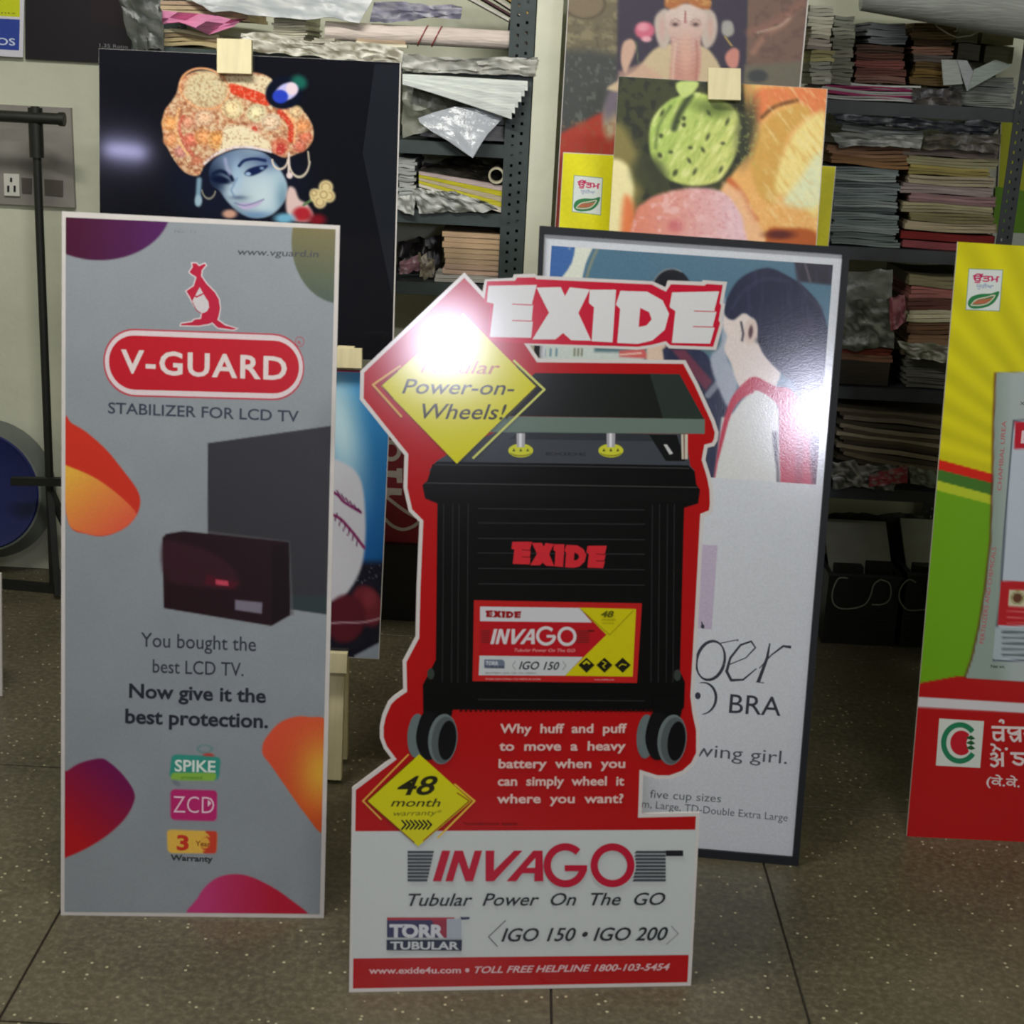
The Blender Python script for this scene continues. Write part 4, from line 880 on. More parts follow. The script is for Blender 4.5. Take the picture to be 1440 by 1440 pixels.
# blue print on its stand
def blue_board():
    p0 = at(475, 925, 2.95); b = Board(p0[0], p0[1], p0[2], 0.02, 0.10, 1.0); c = b.P(470, 922)
    t = thing('mounted_print', c, 'narrow blue print with stitched white shape, half hidden behind the grey standee', 'print')
    out = [(404, 516), (551, 521), (533, 927), (388, 919)]
    b.panel(out, t, MAT['foam'], 0.005)
    Q = cv(450, 480, 2.323)
    def paint(X, Y):
        p = Pic(X, Y, (40, 116, 186)); m = p.lin((480, 560), (540, 800), (60, 140, 200), (24, 88, 156)); p.I = m.copy() if m.shape == p.I.shape else p.I
        p.ell(478, 600, 26, 90, (190, 220, 228), rot=-.18, soft=24, a=.95); p.ell(470, 525, 60, 12, (60, 110, 160), soft=14, a=.6)
        p.line([(404, 519), (551, 523)], 3, (176, 40, 60), soft=1)
        p.poly([(380, 790), (560, 790), (560, 940), (380, 940)], (24, 24, 38), soft=8)
        f = fbm(X / 3, Y / 3); p.mixin(sstep((f - .62) * 12) * (Y > 792) * (Y < 830) * .6, (120, 120, 130))
        p.poly(spline([(430, 640), (470, 645), (505, 670), (514, 730), (510, 790), (494, 826), (474, 844), (440, 840), (420, 740)], 5), (206, 206, 214), soft=3)
        p.line(spline([(440, 680), (472, 694), (484, 706), (507, 720)], 5, False), 3.6, (120, 30, 90), soft=1.4); p.line(spline([(440, 716), (473, 726), (492, 744), (512, 770)], 5, False), 3.8, (130, 36, 90), soft=1.4)
        for k in range(6): p.line([(474 + k * 6, 690 + k * 5), (478 + k * 6, 697 + k * 5)], 1.6, (90, 20, 70)); p.line([(474 + k * 6, 722 + k * 7), (471 + k * 6, 732 + k * 7)], 1.6, (90, 20, 70))
        p.ell(517, 852, 21, 30, (110, 38, 48), rot=-.4, soft=4); p.ell(486, 870, 28, 34, (88, 28, 40), rot=.2, soft=4); p.ell(430, 880, 30, 40, (80, 30, 40), soft=5)
        p.ell(520, 842, 9, 12, (150, 60, 70), soft=7, a=.5)
        p.line(spline([(400, 885), (470, 876), (510, 875), (540, 868)], 5, False), 2.6, (190, 160, 170), soft=1.2, a=.8); p.poly([(498, 922), (540, 900), (540, 930), (500, 930)], (150, 160, 176), soft=2)
        return p.I
    b.raster([(405, 517), (550, 522), (532, 926), (389, 918)], 2.0, paint)
    b.face(t, MAT['print'])
    stand(b, 485, 500, (461, 510, 488, 515), 915, label='pale pine stand holding the narrow blue print, its mast reaching the floor', rear=.10)
    return b
blue_board()

# ice cream print, the yellow print behind it and the tall painted poster behind both
def icecream_board():
    p0 = at(1010, 340, 3.12); b = Board(p0[0], p0[1], p0[2], -0.03, 0.12, 1.0); c = b.P(1000, 420)
    t = thing('mounted_print', c, 'print of green, pink and orange ice cream scoops clamped above the framed poster', 'print')
    out = [(870, 107), (1164, 125), (1142, 430), (851, 415)]
    b.panel(out, t, MAT['foam'], 0.005)
    N = cv(760, 0, 3.273)
    def paint(X, Y):
        p = Pic(X, Y, (58, 62, 36)); f = fbm(X / 9, Y / 9); g = fbm(X / 4 + 9, Y / 4); h = fbm(X / 16 + 3, Y / 7 + 30)
        p.mixin(sstep((.5 - f) * 6) * .7, (26, 32, 26))
        p.poly(spline(N((340, 560), (420, 640), (470, 760), (520, 850), (460, 900), (330, 1400), (200, 1400), (200, 700)), 4), (128, 118, 66), soft=10)
        p.poly(spline(N((320, 740), (400, 760), (430, 850), (420, 1000), (440, 1400), (200, 1400), (250, 900)), 4), (232, 222, 168), soft=5)
        p.poly(spline(N((390, 900), (440, 1000), (430, 1400), (360, 1400), (370, 1060)), 4), (220, 112, 60), soft=7, a=.9)
        # orange scoop and cream on the right
        p.poly(N((930, 380), (1340, 400), (1310, 1450), (860, 1400), (830, 870), (960, 700)), (236, 178, 104), soft=4)
        p.poly(spline(N((990, 420), (1180, 400), (1330, 410), (1320, 560), (1180, 470), (1060, 500), (1000, 560)), 4), (228, 128, 76), soft=6)
        p.poly(spline(N((1180, 480), (1060, 540), (990, 640), (970, 780), (1010, 900), (1080, 930), (1110, 760), (1140, 620), (1240, 520)), 4), (214, 166, 82), soft=5)
        p.line(spline(N((1020, 540), (1080, 490), (1180, 462)), 4, False), 5, (120, 74, 34), soft=3)
        p.poly(spline(N((1220, 560), (1310, 520), (1300, 760), (1280, 1000), (1160, 900), (1080, 880), (1100, 760), (1150, 640)), 4), (242, 220, 140), soft=6)
        p.poly(spline(N((1290, 700), (1300, 900), (1240, 960), (1120, 930), (1190, 830)), 4), (226, 232, 190), soft=8)
        dg = fbm((X * .6 + Y * .8) / 22, (Y * .6 - X * .8) / 5); xr = sstep((X - 1065) / 20); p.mixin(sstep((dg - .45) * 3) * xr * .4, (216, 156, 72)); p.mixin(sstep((.46 - dg) * 4) * xr * .4, (250, 238, 180))
        p.line(spline(N((870, 830), (930, 900), (960, 970), (990, 1010)), 4, False), 8, (196, 90, 48), soft=4, a=.8)
        p.poly(N((840, 840), (930, 880), (1040, 1100), (1020, 1400), (900, 1400), (850, 1000)), (238, 188, 150), soft=6, a=.8)
        p.mixin(sstep((g - .48) * 5) * sstep((Y - 265) / 20) * sstep((X - 1035) / 15) * .35, (244, 214, 150))
        p.poly(spline(N((1040, 1080), (1130, 1050), (1250, 1060), (1275, 1130), (1250, 1400), (1060, 1400)), 4), (176, 88, 30), soft=4)
        p.ell(*N((1100, 1080))[0], 20, 6, (90, 30, 18), soft=4)
        # green scoop
        sc = spline(N((500, 640), (515, 550), (570, 480), (640, 440), (720, 425), (800, 450), (880, 485), (920, 560), (915, 660), (880, 750), (820, 830), (720, 855), (600, 830), (520, 750)), 5)
        p.poly(sc, p.lin(N((520, 600))[0], N((830, 800))[0], (168, 194, 96), (212, 216, 126)), soft=3)
        k = sstep(0.5 - p.sd(sc) / 5); st = fbm((X * .8 + Y * .5) / 5, (Y * .8 - X * .5) / 16)
        p.mixin(k * sstep((st - .45) * 3) * .5, (132, 160, 70)); p.mixin(k * sstep((.46 - st) * 4) * .55, (230, 234, 164))
        p.ell(*N((790, 500))[0], 26, 10, (96, 116, 50), rot=.2, soft=8, a=.85); p.line(spline(N((690, 440), (640, 520), (615, 590)), 4, False), 9, (46, 60, 32), soft=4, a=.9); p.line(spline(N((600, 490), (545, 580), (530, 680)), 4, False), 4, (70, 90, 42), soft=3, a=.6)
        p.poly(spline(N((625, 385), (660, 372), (728, 378), (705, 425), (660, 450), (630, 420)), 4), (190, 208, 124), soft=2.5)
        for q in ((775, 520), (770, 630), (840, 660), (748, 690), (690, 680), (685, 740), (660, 575), (555, 625), (550, 715), (830, 780), (630, 560), (620, 795), (710, 790), (560, 520), (660, 545), (860, 560), (600, 700)): p.ell(*N(q)[0], 3 + q[0] % 3, 2.2 + q[1] % 2, (52, 60, 34), rot=q[0] % 3, soft=2, a=.85)
        p.ell(*N((950, 600))[0], 13, 40, (44, 50, 34), rot=.15, soft=10, a=.9); p.mixin(sstep((g - .5) * 5) * (X > 1035) * sstep((1072 - X) / 8) * sstep((250 - Y) / 30) * .5, (176, 184, 104))
        p.ell(*N((500, 800))[0], 26, 22, (50, 56, 34), rot=.8, soft=10, a=.85)
        # pink scoop
        pk = spline(N((430, 1010), (480, 930), (560, 890), (700, 865), (830, 880), (900, 950), (940, 1060), (960, 1400), (400, 1400)), 5)
        p.poly(pk, p.lin(N((430, 1000))[0], N((900, 1000))[0], (216, 130, 104), (226, 190, 200)), soft=4)
        k = sstep(0.5 - p.sd(pk) / 6); p.mixin(k * sstep((g - .5) * 4) * .4, (206, 120, 126)); p.mixin(k * sstep((f - .5) * 5) * .5, (240, 206, 208)); p.ell(*N((620, 1040))[0], 10, 8, (190, 84, 96), soft=6, a=.6)
        return p.I
    b.raster([(870.2, 107.3), (1163, 125.2), (1141.2, 429.6), (851.2, 414.6)], 1.7, paint)
    b.face(t, MAT['print_matt'])
    stand(b, 1017, 100, (995, 1040, 97, 141), 430, label='pale pine stand whose block clamps the ice cream print', rear=.15)
    return b
icecream_board()
def yellow_print():
    p0 = at(980, 340, 3.30); b = Board(p0[0], p0[1], p0[2], -0.03, 0.07, 1.0)
    bl, br = b.drop(792, 214), b.drop(1176, 234); c = (b.P(*bl) + b.P(*br)) / 2
    t = thing('standee', (c[0], c[1], 0), 'plain yellow board with small white leaf logo, mostly hidden behind the ice cream print', 'sign')
    b.panel([(792, 214), (1176, 234), br, bl], t, MAT['foam'], 0.005)
    b.raster([(792.5, 215), (1175, 234.5), (br[0] - 1, br[1] - 1), (bl[0] + 1, bl[1] - 1)], 6, lambda X, Y: Pic(X, Y, (222, 216, 22)).mul(1 + .03 * np.sin(np.arctan2(Y - 700, X - 960) * 46)).I)
    leaf_logo(b, [(807, 246), (848, 250), (845, 303), (804, 298)], 'ਉੱਤਮ')
    b.face(t, MAT['print_matt'])
yellow_print()
def painted_poster():
    p0 = at(960, 200, 3.56); b = Board(p0[0], p0[1], p0[2], -0.03, 0.05, 1.0)
    bl, br = b.drop(804, -90), b.drop(1144, -72); c = (b.P(*bl) + b.P(*br)) / 2
    t = thing('poster', (c[0], c[1], 0), 'tall faded painting of a seated figure holding a lotus, behind the ice cream print', 'poster')
    b.panel([(804, -90), (1144, -72), br, bl], t, MAT['foam'], 0.005)
    N = cv(760, 0, 3.273)
    def paint(X, Y):
        p = Pic(X, Y, (112, 104, 82)); f = fbm(X / 14, Y / 10); g = fbm(X / 6 + 4, Y / 6)
        p.mixin(sstep((f - .4) * 5) * .7, (146, 136, 108)); p.mixin(sstep((.42 - g) * 7) * .5, (84, 80, 66))
        p.ell(*N((205, 20))[0], 28, 20, (126, 112, 90), soft=4); p.ring(*N((205, 20))[0], 28, 20, 2.5, (90, 80, 64), soft=2)
        p.poly(spline(N((60, 260), (360, 260), (380, 420), (350, 640), (60, 600)), 4), (70, 74, 72), soft=10); p.mixin(sstep((g - .52) * 8) * (Y > 80) * (Y < 180) * (X < 880) * .5, (120, 124, 118))
        p.poly(spline(N((60, 640), (200, 560), (290, 520), (360, 560), (360, 740), (60, 740)), 4), (176, 62, 48), soft=5); p.poly(N((40, 720), (340, 720), (340, 1900), (20, 1900)), (140, 52, 44), soft=6); p.ell(*N((320, 560))[0], 10, 24, (176, 160, 130), soft=5)
        p.mixin((X > 790) * (Y > 170) * sstep((g - .5) * 8) * (X < 870) * .4, (150, 96, 60)); p.ell(*N((330, 470))[0], 10, 26, (120, 110, 124), rot=.3, soft=6)
        # dark alcove with the figure
        p.poly(N((358, -400), (968, -400), (945, 420), (352, 420)), (62, 56, 72), soft=3)
        p.poly(N((968, -400), (1260, -400), (1240, 800), (940, 800)), (122, 96, 86), soft=3)
        p.line(spline(N((980, 240), (1040, 160), (1120, 110), (1150, 70)), 4, False), 8, (176, 130, 110), soft=4, a=.6); p.line(N((960, 150), (1050, 120), (1200, 20)), 10, (160, 110, 96), soft=6, a=.5); p.line(spline(N((1000, 150), (1100, 120), (1150, 80)), 4, False), 3, (190, 170, 150), soft=2, a=.7)
        p.mixin((X > 1050) * sstep((f - .5) * 6) * .4, (90, 70, 66)); p.poly(N((940, 300), (1240, 280), (1240, 420), (930, 420)), (110, 106, 92), soft=4); p.ell(*N((1000, 350))[0], 14, 9, (66, 70, 72), soft=3)
        # figure: shoulders, ears, head with trunk, crown
        p.poly(spline(N((360, 370), (440, 320), (520, 230), (600, 200), (740, 210), (800, 260), (840, 340), (860, 420), (340, 420)), 4), (206, 186, 152), soft=3)
        p.poly(N((360, 330), (470, 290), (560, 350), (560, 420), (350, 420)), (206, 166, 146), soft=4, a=.7)
        p.poly(spline(N((575, 40), (600, 90), (600, 180), (560, 225), (530, 160), (528, 80)), 5), (196, 182, 172), soft=3); p.poly(spline(N((750, 40), (800, 60), (815, 130), (795, 200), (755, 220), (735, 140)), 5), (196, 182, 172), soft=3)
        p.ell(*N((560, 130))[0], 4, 14, (206, 160, 150), soft=4, a=.7); p.ell(*N((782, 130))[0], 4, 14, (206, 160, 150), soft=4, a=.7)
        head = spline(N((578, 60), (620, 25), (670, 15), (725, 25), (762, 65), (752, 130), (738, 190), (742, 260), (730, 350), (700, 430), (600, 430), (596, 330), (604, 250), (598, 180), (582, 120)), 5)
        p.poly(head, p.lin(N((660, 60))[0], N((660, 330))[0], (214, 194, 186), (202, 148, 134)), soft=3)
        for k in range(9): p.line(spline(N((600 + k * 2, 170 + k * 20), (668, 186 + k * 20), (738 - k, 168 + k * 20)), 4, False), 1.5, (176, 122, 112), soft=1.5, a=.35)
        p.line(spline(N((622, 200), (614, 280), (606, 400)), 4, False), 3, (230, 206, 190), soft=2.5, a=.6); p.line(spline(N((718, 190), (722, 280), (712, 400)), 4, False), 3, (170, 110, 100), soft=2.5, a=.6)
        p.ell(*N((670, 250))[0], 7, 26, (226, 180, 160), soft=6, a=.6)
        p.poly(spline(N((570, 20), (600, -80), (680, -120), (760, -80), (785, 30), (740, 40), (670, 14), (610, 40)), 4), (178, 112, 66), soft=3); p.mixin(sstep((g - .5) * 6) * (Y < 8) * (X > 935) * (X < 1000) * .5, (216, 176, 106))
        for ex in (620, 714):
            p.ell(*N((ex, 112))[0], 6.5, 3.4, (150, 116, 112), soft=2.5, a=.8); p.ell(*N((ex, 113))[0], 3, 2, (70, 56, 60), soft=1.5, a=.9); p.line(spline(N((ex - 22, 100), (ex, 88), (ex + 22, 98)), 4, False), 1.4, (140, 104, 100), soft=1.4, a=.7)
        for yy in (60, 75, 90): p.line(N((645, yy), (692, yy)), 1.3, (226, 216, 206), soft=1, a=.6)
        p.line(N((667, 55), (667, 105)), 2.2, (150, 60, 70), soft=1.4, a=.8)
        # lotus and raised hands
        p.ell(*N((480, 140))[0], 14, 12, (206, 106, 130), soft=3); p.ell(*N((472, 125))[0], 8, 6, (226, 150, 166), soft=3); p.ell(*N((488, 180))[0], 7, 4, (230, 170, 180), soft=2)
        p.poly(spline(N((380, 200), (420, 180), (440, 220), (410, 300), (390, 340), (370, 280)), 4), (206, 170, 150), soft=2.5); p.line(N((440, 190), (450, 290)), 2, (96, 106, 80))
        p.poly(spline(N((840, 100), (880, 100), (890, 150), (860, 170), (835, 150)), 4), (166, 164, 160), soft=2.5); p.line(N((850, 170), (880, 210)), 2.5, (176, 150, 90)); p.poly(spline(N((860, 240), (890, 220), (915, 240), (905, 310), (870, 310), (850, 270)), 4), (206, 140, 128), soft=2.5)
        return p.I
    b.raster([(805, -89), (1142, -71), (1142 + (br[0] - 1144) * .62, -71 + (br[1] + 72) * .62), (805 + (bl[0] - 804) * .62, -89 + (bl[1] + 90) * .62)], 2.2, paint)
    b.poly([(805 + (bl[0] - 804) * .61, -89 + (bl[1] + 90) * .61), (1142 + (br[0] - 1144) * .61, -71 + (br[1] + 72) * .61), (br[0] - 1, br[1] - 1), (bl[0] + 1, bl[1] - 1)], (110, 60, 52))
    b.face(t, MAT['print_matt'])
painted_poster()

# ================================================================== the room
WALL_Y, RACK_Y = 4.22, 3.85
def structure(name, mb, m, label=None, parent=None): return mb.build(name, m, parent, label=label, kind='structure' if parent is None else None)
fl = MB().box(-2.6, 2.4, -3.4, WALL_Y + .1, -0.06, -0.006); floor = fl.build('floor', MAT['joint'], kind='structure', origin=(0, 0, 0))
xs = [-2.55, -1.664, -0.779, 0.109, 0.541, 1.427, 2.313]; ys = [-3.26, -2.375, -1.49, -0.605, 0.28, 1.167, 2.053, 2.94, 3.826, 4.22]
for i in range(len(xs) - 1):
    for j in range(len(ys) - 1):
        g = .0022; mb = MB(); x0, x1, y0, y1 = xs[i] + g, xs[i + 1] - g, ys[j] + g, ys[j + 1] - g; e = .0006
        vs = [(x0, y0, -.006), (x1, y0, -.006), (x1, y1, -.006), (x0, y1, -.006), (x0, y0, -e), (x1, y0, -e), (x1, y1, -e), (x0, y1, -e), (x0 + e, y0 + e, 0), (x1 - e, y0 + e, 0), (x1 - e, y1 - e, 0), (x0 + e, y1 - e, 0)]
        fs = [(0, 1, 5, 4), (1, 2, 6, 5), (2, 3, 7, 6), (3, 0, 4, 7), (4, 5, 9, 8), (5, 6, 10, 9), (6, 7, 11, 10), (7, 4, 8, 11), (8, 9, 10, 11), (0, 3, 2, 1)]
        mb.add(vs, fs); mb.build('floor_tile', MAT['floor'], floor)
structure('wall_back', MB().box(-2.6, 2.4, WALL_Y, WALL_Y + .1, 0, 2.85), MAT['wall'])
structure('wall_left', MB().box(-2.7, -2.6, -3.4, WALL_Y + .1, 0, 2.85), MAT['wall'])
structure('wall_right', MB().box(2.4, 2.5, -3.4, WALL_Y + .1, 0, 2.85), MAT['wall'])
structure('wall_front', MB().box(-2.7, 2.5, -3.5, -3.4, 0, 2.85), MAT['wall'])
structure('ceiling', MB().box(-2.7, 2.5, -3.5, WALL_Y + .1, 2.8, 2.9), MAT['ceiling'])
structure('trim_1', MB().box(-0.003, 0.060, RACK_Y - .02, WALL_Y, 0, 2.8), MAT['column'], label='narrow cream plaster pilaster between the two racks')

def X(px, py, Y): return at(px, py, Y)[0]
def Z(px, py, Y): return at(px, py, Y)[2]
LRX0, LRX1 = X(190, 300, RACK_Y), X(741, 260, RACK_Y)
RRX0, RRX1 = X(1095, 100, RACK_Y), X(1434, 262, RACK_Y)
def slotted_angle(x0, x1, y, z0, z1, side, deep=.038):
    """perforated steel angle: face strips with real slots between them"""
    mb = MB(); wd = x1 - x0; th = .0025; xa = [x0, x0 + wd * .27, x0 + wd * .38, x0 + wd * .62, x0 + wd * .73, x1]
    for a, b_ in ((0, 1), (2, 3), (4, 5)): mb.box(xa[a], xa[b_], y - th, y, z0, z1)
    n = int((z1 - z0) / .024)
    for i in range(n):
        z = z0 + i * .024
        mb.box(xa[1], xa[2], y - th, y, z, z + .0165); mb.box(xa[3], xa[4], y - th, y, z + .007, z + .0235)
    xr = (x1 - th, x1) if side > 0 else (x0, x0 + th)
    mb.box(xr[0], xr[1], y, y + deep, z0, z1)
    return mb
def rack(name, label, x0, x1, shelves, dark, pw, z1=1.95):
    t = thing(name, ((x0 + x1) / 2, (RACK_Y + WALL_Y) / 2, 0), label, 'shelving')
    m = MAT['rack_dark'] if dark else MAT['rack']
    for xa, sd in ((x0, -1), (x1 - pw, 1)):
        slotted_angle(xa, xa + pw, RACK_Y, 0, z1, sd).build('post', m, t)
        slotted_angle(xa, xa + pw, WALL_Y - .035, 0, z1, sd, .03).build('post', m, t)
    for z in shelves:
        mb = MB(); mb.box(x0 + .004, x1 - .004, RACK_Y + .004, WALL_Y - .04, z - .006, z)
        mb.box(x0 + .004, x1 - .004, RACK_Y + .002, RACK_Y + .006, z - .032, z); mb.box(x0 + .004, x1 - .004, WALL_Y - .044, WALL_Y - .04, z - .032, z)
        mb.build('shelf', m, t)
    return t
zl = [Z(650, 88, RACK_Y), Z(650, 201, RACK_Y), Z(650, 299, RACK_Y), Z(650, 400, RACK_Y)]
rack('steel_rack', 'grey green slotted steel rack left of the cream pilaster', LRX0, LRX1, zl, False, .062)
zr = [Z(1280, 146, RACK_Y), Z(1250, 350, RACK_Y), Z(1230, 546, RACK_Y), Z(1220, 687, RACK_Y)]
rr = rack('steel_rack', 'dark slotted steel rack piled with papers on the right', RRX0, RRX1, zr, True, .040)

# ------------------------------------------------------------------ papers
rnd = random.Random(5)
def sheaf(name, label, cat, px0, px1, pyt, pyb, Y=RACK_Y + .02, depth=.26, cols=((200, 200, 190),), layers=4, jit=.004, wob=.0015, tilt=0.0, group=None, rot=0.0, zb=None, material='paper'):
    """a bundle of papers: several thin wavy layers, seen at px0..px1, pyt..pyb in the plane Y"""
    ym = (pyt + pyb) / 2; xm = (px0 + px1) / 2
    x0, x1 = X(px0, ym, Y), X(px1, ym, Y); zt, zbm = Z(xm, pyt, Y), Z(xm, pyb, Y)
    if zb is not None: zt += zb - zbm; zbm = zb
    H = (zt - zbm); lh = H / layers; mb = MB(); n = 7
    ph = rnd.random() * 6
    for k in range(layers):
        a0, a1 = x0 + rnd.uniform(-jit, jit), x1 + rnd.uniform(-jit, jit); yf = Y + rnd.uniform(0, jit * 2); z = zbm + k * lh
        c = cols[rnd.randrange(len(cols))]; f = rnd.uniform(.86, 1.06); c = tuple(min(255, v * f) for v in c)
        vs = []; yb = min(Y + depth, WALL_Y - .05)
        for i in range(n):
            u = i / (n - 1); x = a0 + (a1 - a0) * u; dz = wob * math.sin(ph + u * 5 + k * .6) + tilt * (u - .5) * (x1 - x0)
            sk = (u - .5) * rot
            for yy, zz in ((yf + sk, z), (yf + sk, z + lh * .93), (yb, z + lh * .93), (yb, z)): vs.append((x, yy, zz + dz))
        fs = []
        for i in range(n - 1):
            a = i * 4; b = a + 4
            for q in range(4): fs.append((a + q, b + q, b + (q + 1) % 4, a + (q + 1) % 4))
        fs.append((0, 1, 2, 3)); fs.append(((n - 1) * 4 + 3, (n - 1) * 4 + 2, (n - 1) * 4 + 1, (n - 1) * 4))
        mb.add(vs, fs, c)
    return mb.build(name, MAT[material], label=label, cat=cat, group=group)
ORD = ['topmost', 'second down', 'third down', 'fourth down', 'fifth down', 'sixth down', 'seventh down', 'eighth down', 'ninth down', 'tenth down', 'eleventh down', 'twelfth down']
def pile(name, what, where, cat, px0, px1, pyt, pyb, colors, names=None, group=None, z0=None, Y=RACK_Y + .02, lay=3, wob=.0015, jx=5, depth=.26, tilt=0.0):
    """a stack of bundles: each one a thing of its own; listed from the top"""
    n = len(colors); h = (pyb - pyt) / n; ym = (pyt + pyb) / 2
    zb = Z((px0 + px1) / 2, pyb, Y) if z0 is None else z0
    hz = (Z((px0 + px1) / 2, pyt, Y) - zb) / n
    for i in range(n - 1, -1, -1):
        k = n - 1 - i; c = colors[i]; nm = names[i] if names else what
        pos = ORD[i] if i < n - 1 or n == 1 else 'lowest'
        j0, j1 = rnd.uniform(-jx, jx), rnd.uniform(-jx, jx); zz = zb + k * hz
        o = sheaf(name, '%s, %s in %s' % (nm, pos, where), cat, px0 + j0, px1 + j1, pyt + i * h, pyt + (i + 1) * h, Y, depth, (c,), lay, group=group, wob=wob, tilt=tilt, zb=zz)
        o.location.z += 0
def film(name, label, cat, quad, Y, cols, amp=.012, nx=18, ny=10, seed=0, push=0.0, mat_='film', group=None, thick=.0015, fy=None, fx_=3.0):
    """crumpled sheet: quad TL,TR,BR,BL in photo pixels; Y may be one depth or four"""
    Ys = Y if hasattr(Y, '__len__') else (Y,) * 4
    q = [at(p[0], p[1], yy) for p, yy in zip(quad, Ys)]; G = np.zeros((ny, nx, 3)); R = np.random.RandomState(seed)
    ox, oy = R.rand(2) * 30
    for i in range(ny):
        for j in range(nx):
            u, v = j / (nx - 1), i / (ny - 1)
            p = q[0] * (1 - u) * (1 - v) + q[1] * u * (1 - v) + q[2] * u * v + q[3] * (1 - u) * v
            a = fbm(np.array(u * fx_ * 1.3 + v * 1.5 + ox), np.array(v * 4.5 - u + oy)) - .5; c = fbm(np.array(u * fx_ * 1.5 + oy), np.array(v * 5 + ox)) - .5
            G[i, j] = p + np.array([c * .3 * amp, -abs(a) * 1.5 * amp - push * math.sin(math.pi * u) * v, c * amp])
    mb = MB(); mb.sheet(G, cols[0], thick)
    if len(cols) > 1:
        for i in range(len(mb.c)):
            k = i % (nx * ny); r = fbm(np.array(k % nx * .35 + ox), np.array(k // nx * .8)); mb.c[i] = tuple(s2l(cols[int(r * 7.99) % len(cols)]))
    return mb.build(name, MAT[mat_], label=label, cat=cat, group=group, smooth=True)
RY = RACK_Y + .02
FRONT = RACK_Y - .012

# ---- left rack, upper shelf
sheaf('paper_bundle', 'peach folded paper bundle on the rack top above the turbaned face print', 'papers', 221, 350, 4, 27, RY, cols=((226, 204, 166), (218, 190, 160)), layers=4, wob=.003, tilt=-.02)
sheaf('paper_bundle', 'crumpled tan paper bundle under the pink sheet', 'papers', 232, 306, 44, 65, RY, cols=((176, 160, 120), (206, 196, 160), (150, 130, 100)), layers=4, wob=.004, tilt=-.02)
def pink_sheet():
    pts = np.array([[at(x, y, RACK_Y - .01 - .02 * math.sin(j * 2.1 + i)) for j, (x, y) in enumerate(row)] for i, row in enumerate([
        [(222, 14), (250, 17), (280, 19), (305, 22), (325, 27), (348, 26)], [(212, 26), (238, 25), (262, 28), (290, 30), (315, 33), (338, 30)], [(201, 39), (226, 34), (250, 32), (276, 38), (305, 40), (330, 35)], [(203, 40), (228, 33), (252, 31), (278, 42), (294, 49), (332, 36)]])])
    MB().sheet(pts, (222, 140, 178), .001).build('paper_sheet', MAT['paper'], label='creased bright pink paper sheet hanging over the shelf edge', cat='paper', smooth=True)
pink_sheet()
film('plastic_sheet', 'dull grey plastic flap hanging at the far left end of the rack', 'plastic sheet', [(166, -6), (226, -6), (232, 66), (188, 70)], RACK_Y - .03, [(76, 80, 74), (62, 66, 62), (92, 94, 88)], seed=3, amp=.03, nx=12)
film('plastic_sheet', 'wide pale grey plastic wrap along the very top left of the photo', 'plastic sheet', [(236, -22), (536, -18), (506, 30), (300, 16)], (RACK_Y + .02, RACK_Y + .02, RACK_Y - .02, RACK_Y - .02), [(184, 188, 190), (170, 176, 180), (206, 208, 206)], seed=4, amp=.02)
pile('paper_pad', 'cream paper pad', 'the small tied block above the black print', 'paper pad', 384, 430, 19, 58, [(206, 204, 182), (214, 210, 190), (200, 196, 172), (210, 206, 186)], group='cream pads in the tied block', z0=None, jx=2, lay=3)
film('plastic_sheet', 'dirty white folded plastic strip along the shelf edge above the black print', 'plastic sheet', [(340, 45), (568, 68), (566, 90), (338, 70)], RACK_Y - .02, [(196, 194, 178), (166, 162, 142), (222, 220, 206), (146, 140, 120)], seed=6, amp=.02, nx=34, fx_=8)
sheaf('paper_bundle', 'pale folded card strip lying beside the tied cream block', 'papers', 440, 472, 54, 62, RY - .01, cols=((222, 218, 196),), layers=2, depth=.05)
sheaf('paper_bundle', 'short cream card strip in front of the long paper roll', 'papers', 502, 570, 56, 65, RY - .012, cols=((228, 220, 196), (206, 180, 150)), layers=2, depth=.05, tilt=-.03)
def roll(label, p0, p1, r, col, Y, name='paper_roll', inner=(30, 28, 26), tie=None, cat='paper roll'):
    a, b = at(p0[0], p0[1], Y), at(p1[0], p1[1], Y + .01); t = thing(name, ((a + b) / 2) - np.array([0, 0, r]), label, cat)
    path = [a + (b - a) * k / 8 for k in range(9)]; MB().tube(path, r, 18, col).build('roll', MAT['paper'], t, smooth=True)
    MB().tube([a - (b - a) * .002, a + (b - a) * .004], r * .6, 14, inner).build('core', MAT['paper'], t)
    if tie:
        for k in tie:
            c = a + (b - a) * k; d = (b - a) / np.linalg.norm(b - a); u = np.cross(d, (0, 0, 1.0)); u /= np.linalg.norm(u); w_ = np.cross(u, d)
            MB().tube([c + d * .012 * math.sin(q) + (u * math.cos(q) + w_ * math.sin(q)) * (r + .0015) for q in np.linspace(0, 2 * math.pi, 20)], .0018, 5, (150, 60, 56), caps=False).build('thread', MAT['plastic'], t)
    return t
roll('long pinkish white paper roll tied with red thread on the top shelf', (458, 43), (742, 58), .023, (226, 212, 202), RACK_Y + .03, tie=(.48, .55))
roll('short grey plastic tube end right of the long paper roll', (716, 40), (752, 44), .022, (90, 94, 88), RACK_Y + .08, name='plastic_tube', cat='tube')
film('plastic_sheet', 'purple grey plastic bag lying on the long paper roll', 'plastic sheet', [(526, 3), (650, 8), (648, 26), (520, 30)], RACK_Y + .01, [(132, 130, 150), (106, 106, 122), (160, 158, 170)], seed=8, amp=.02)
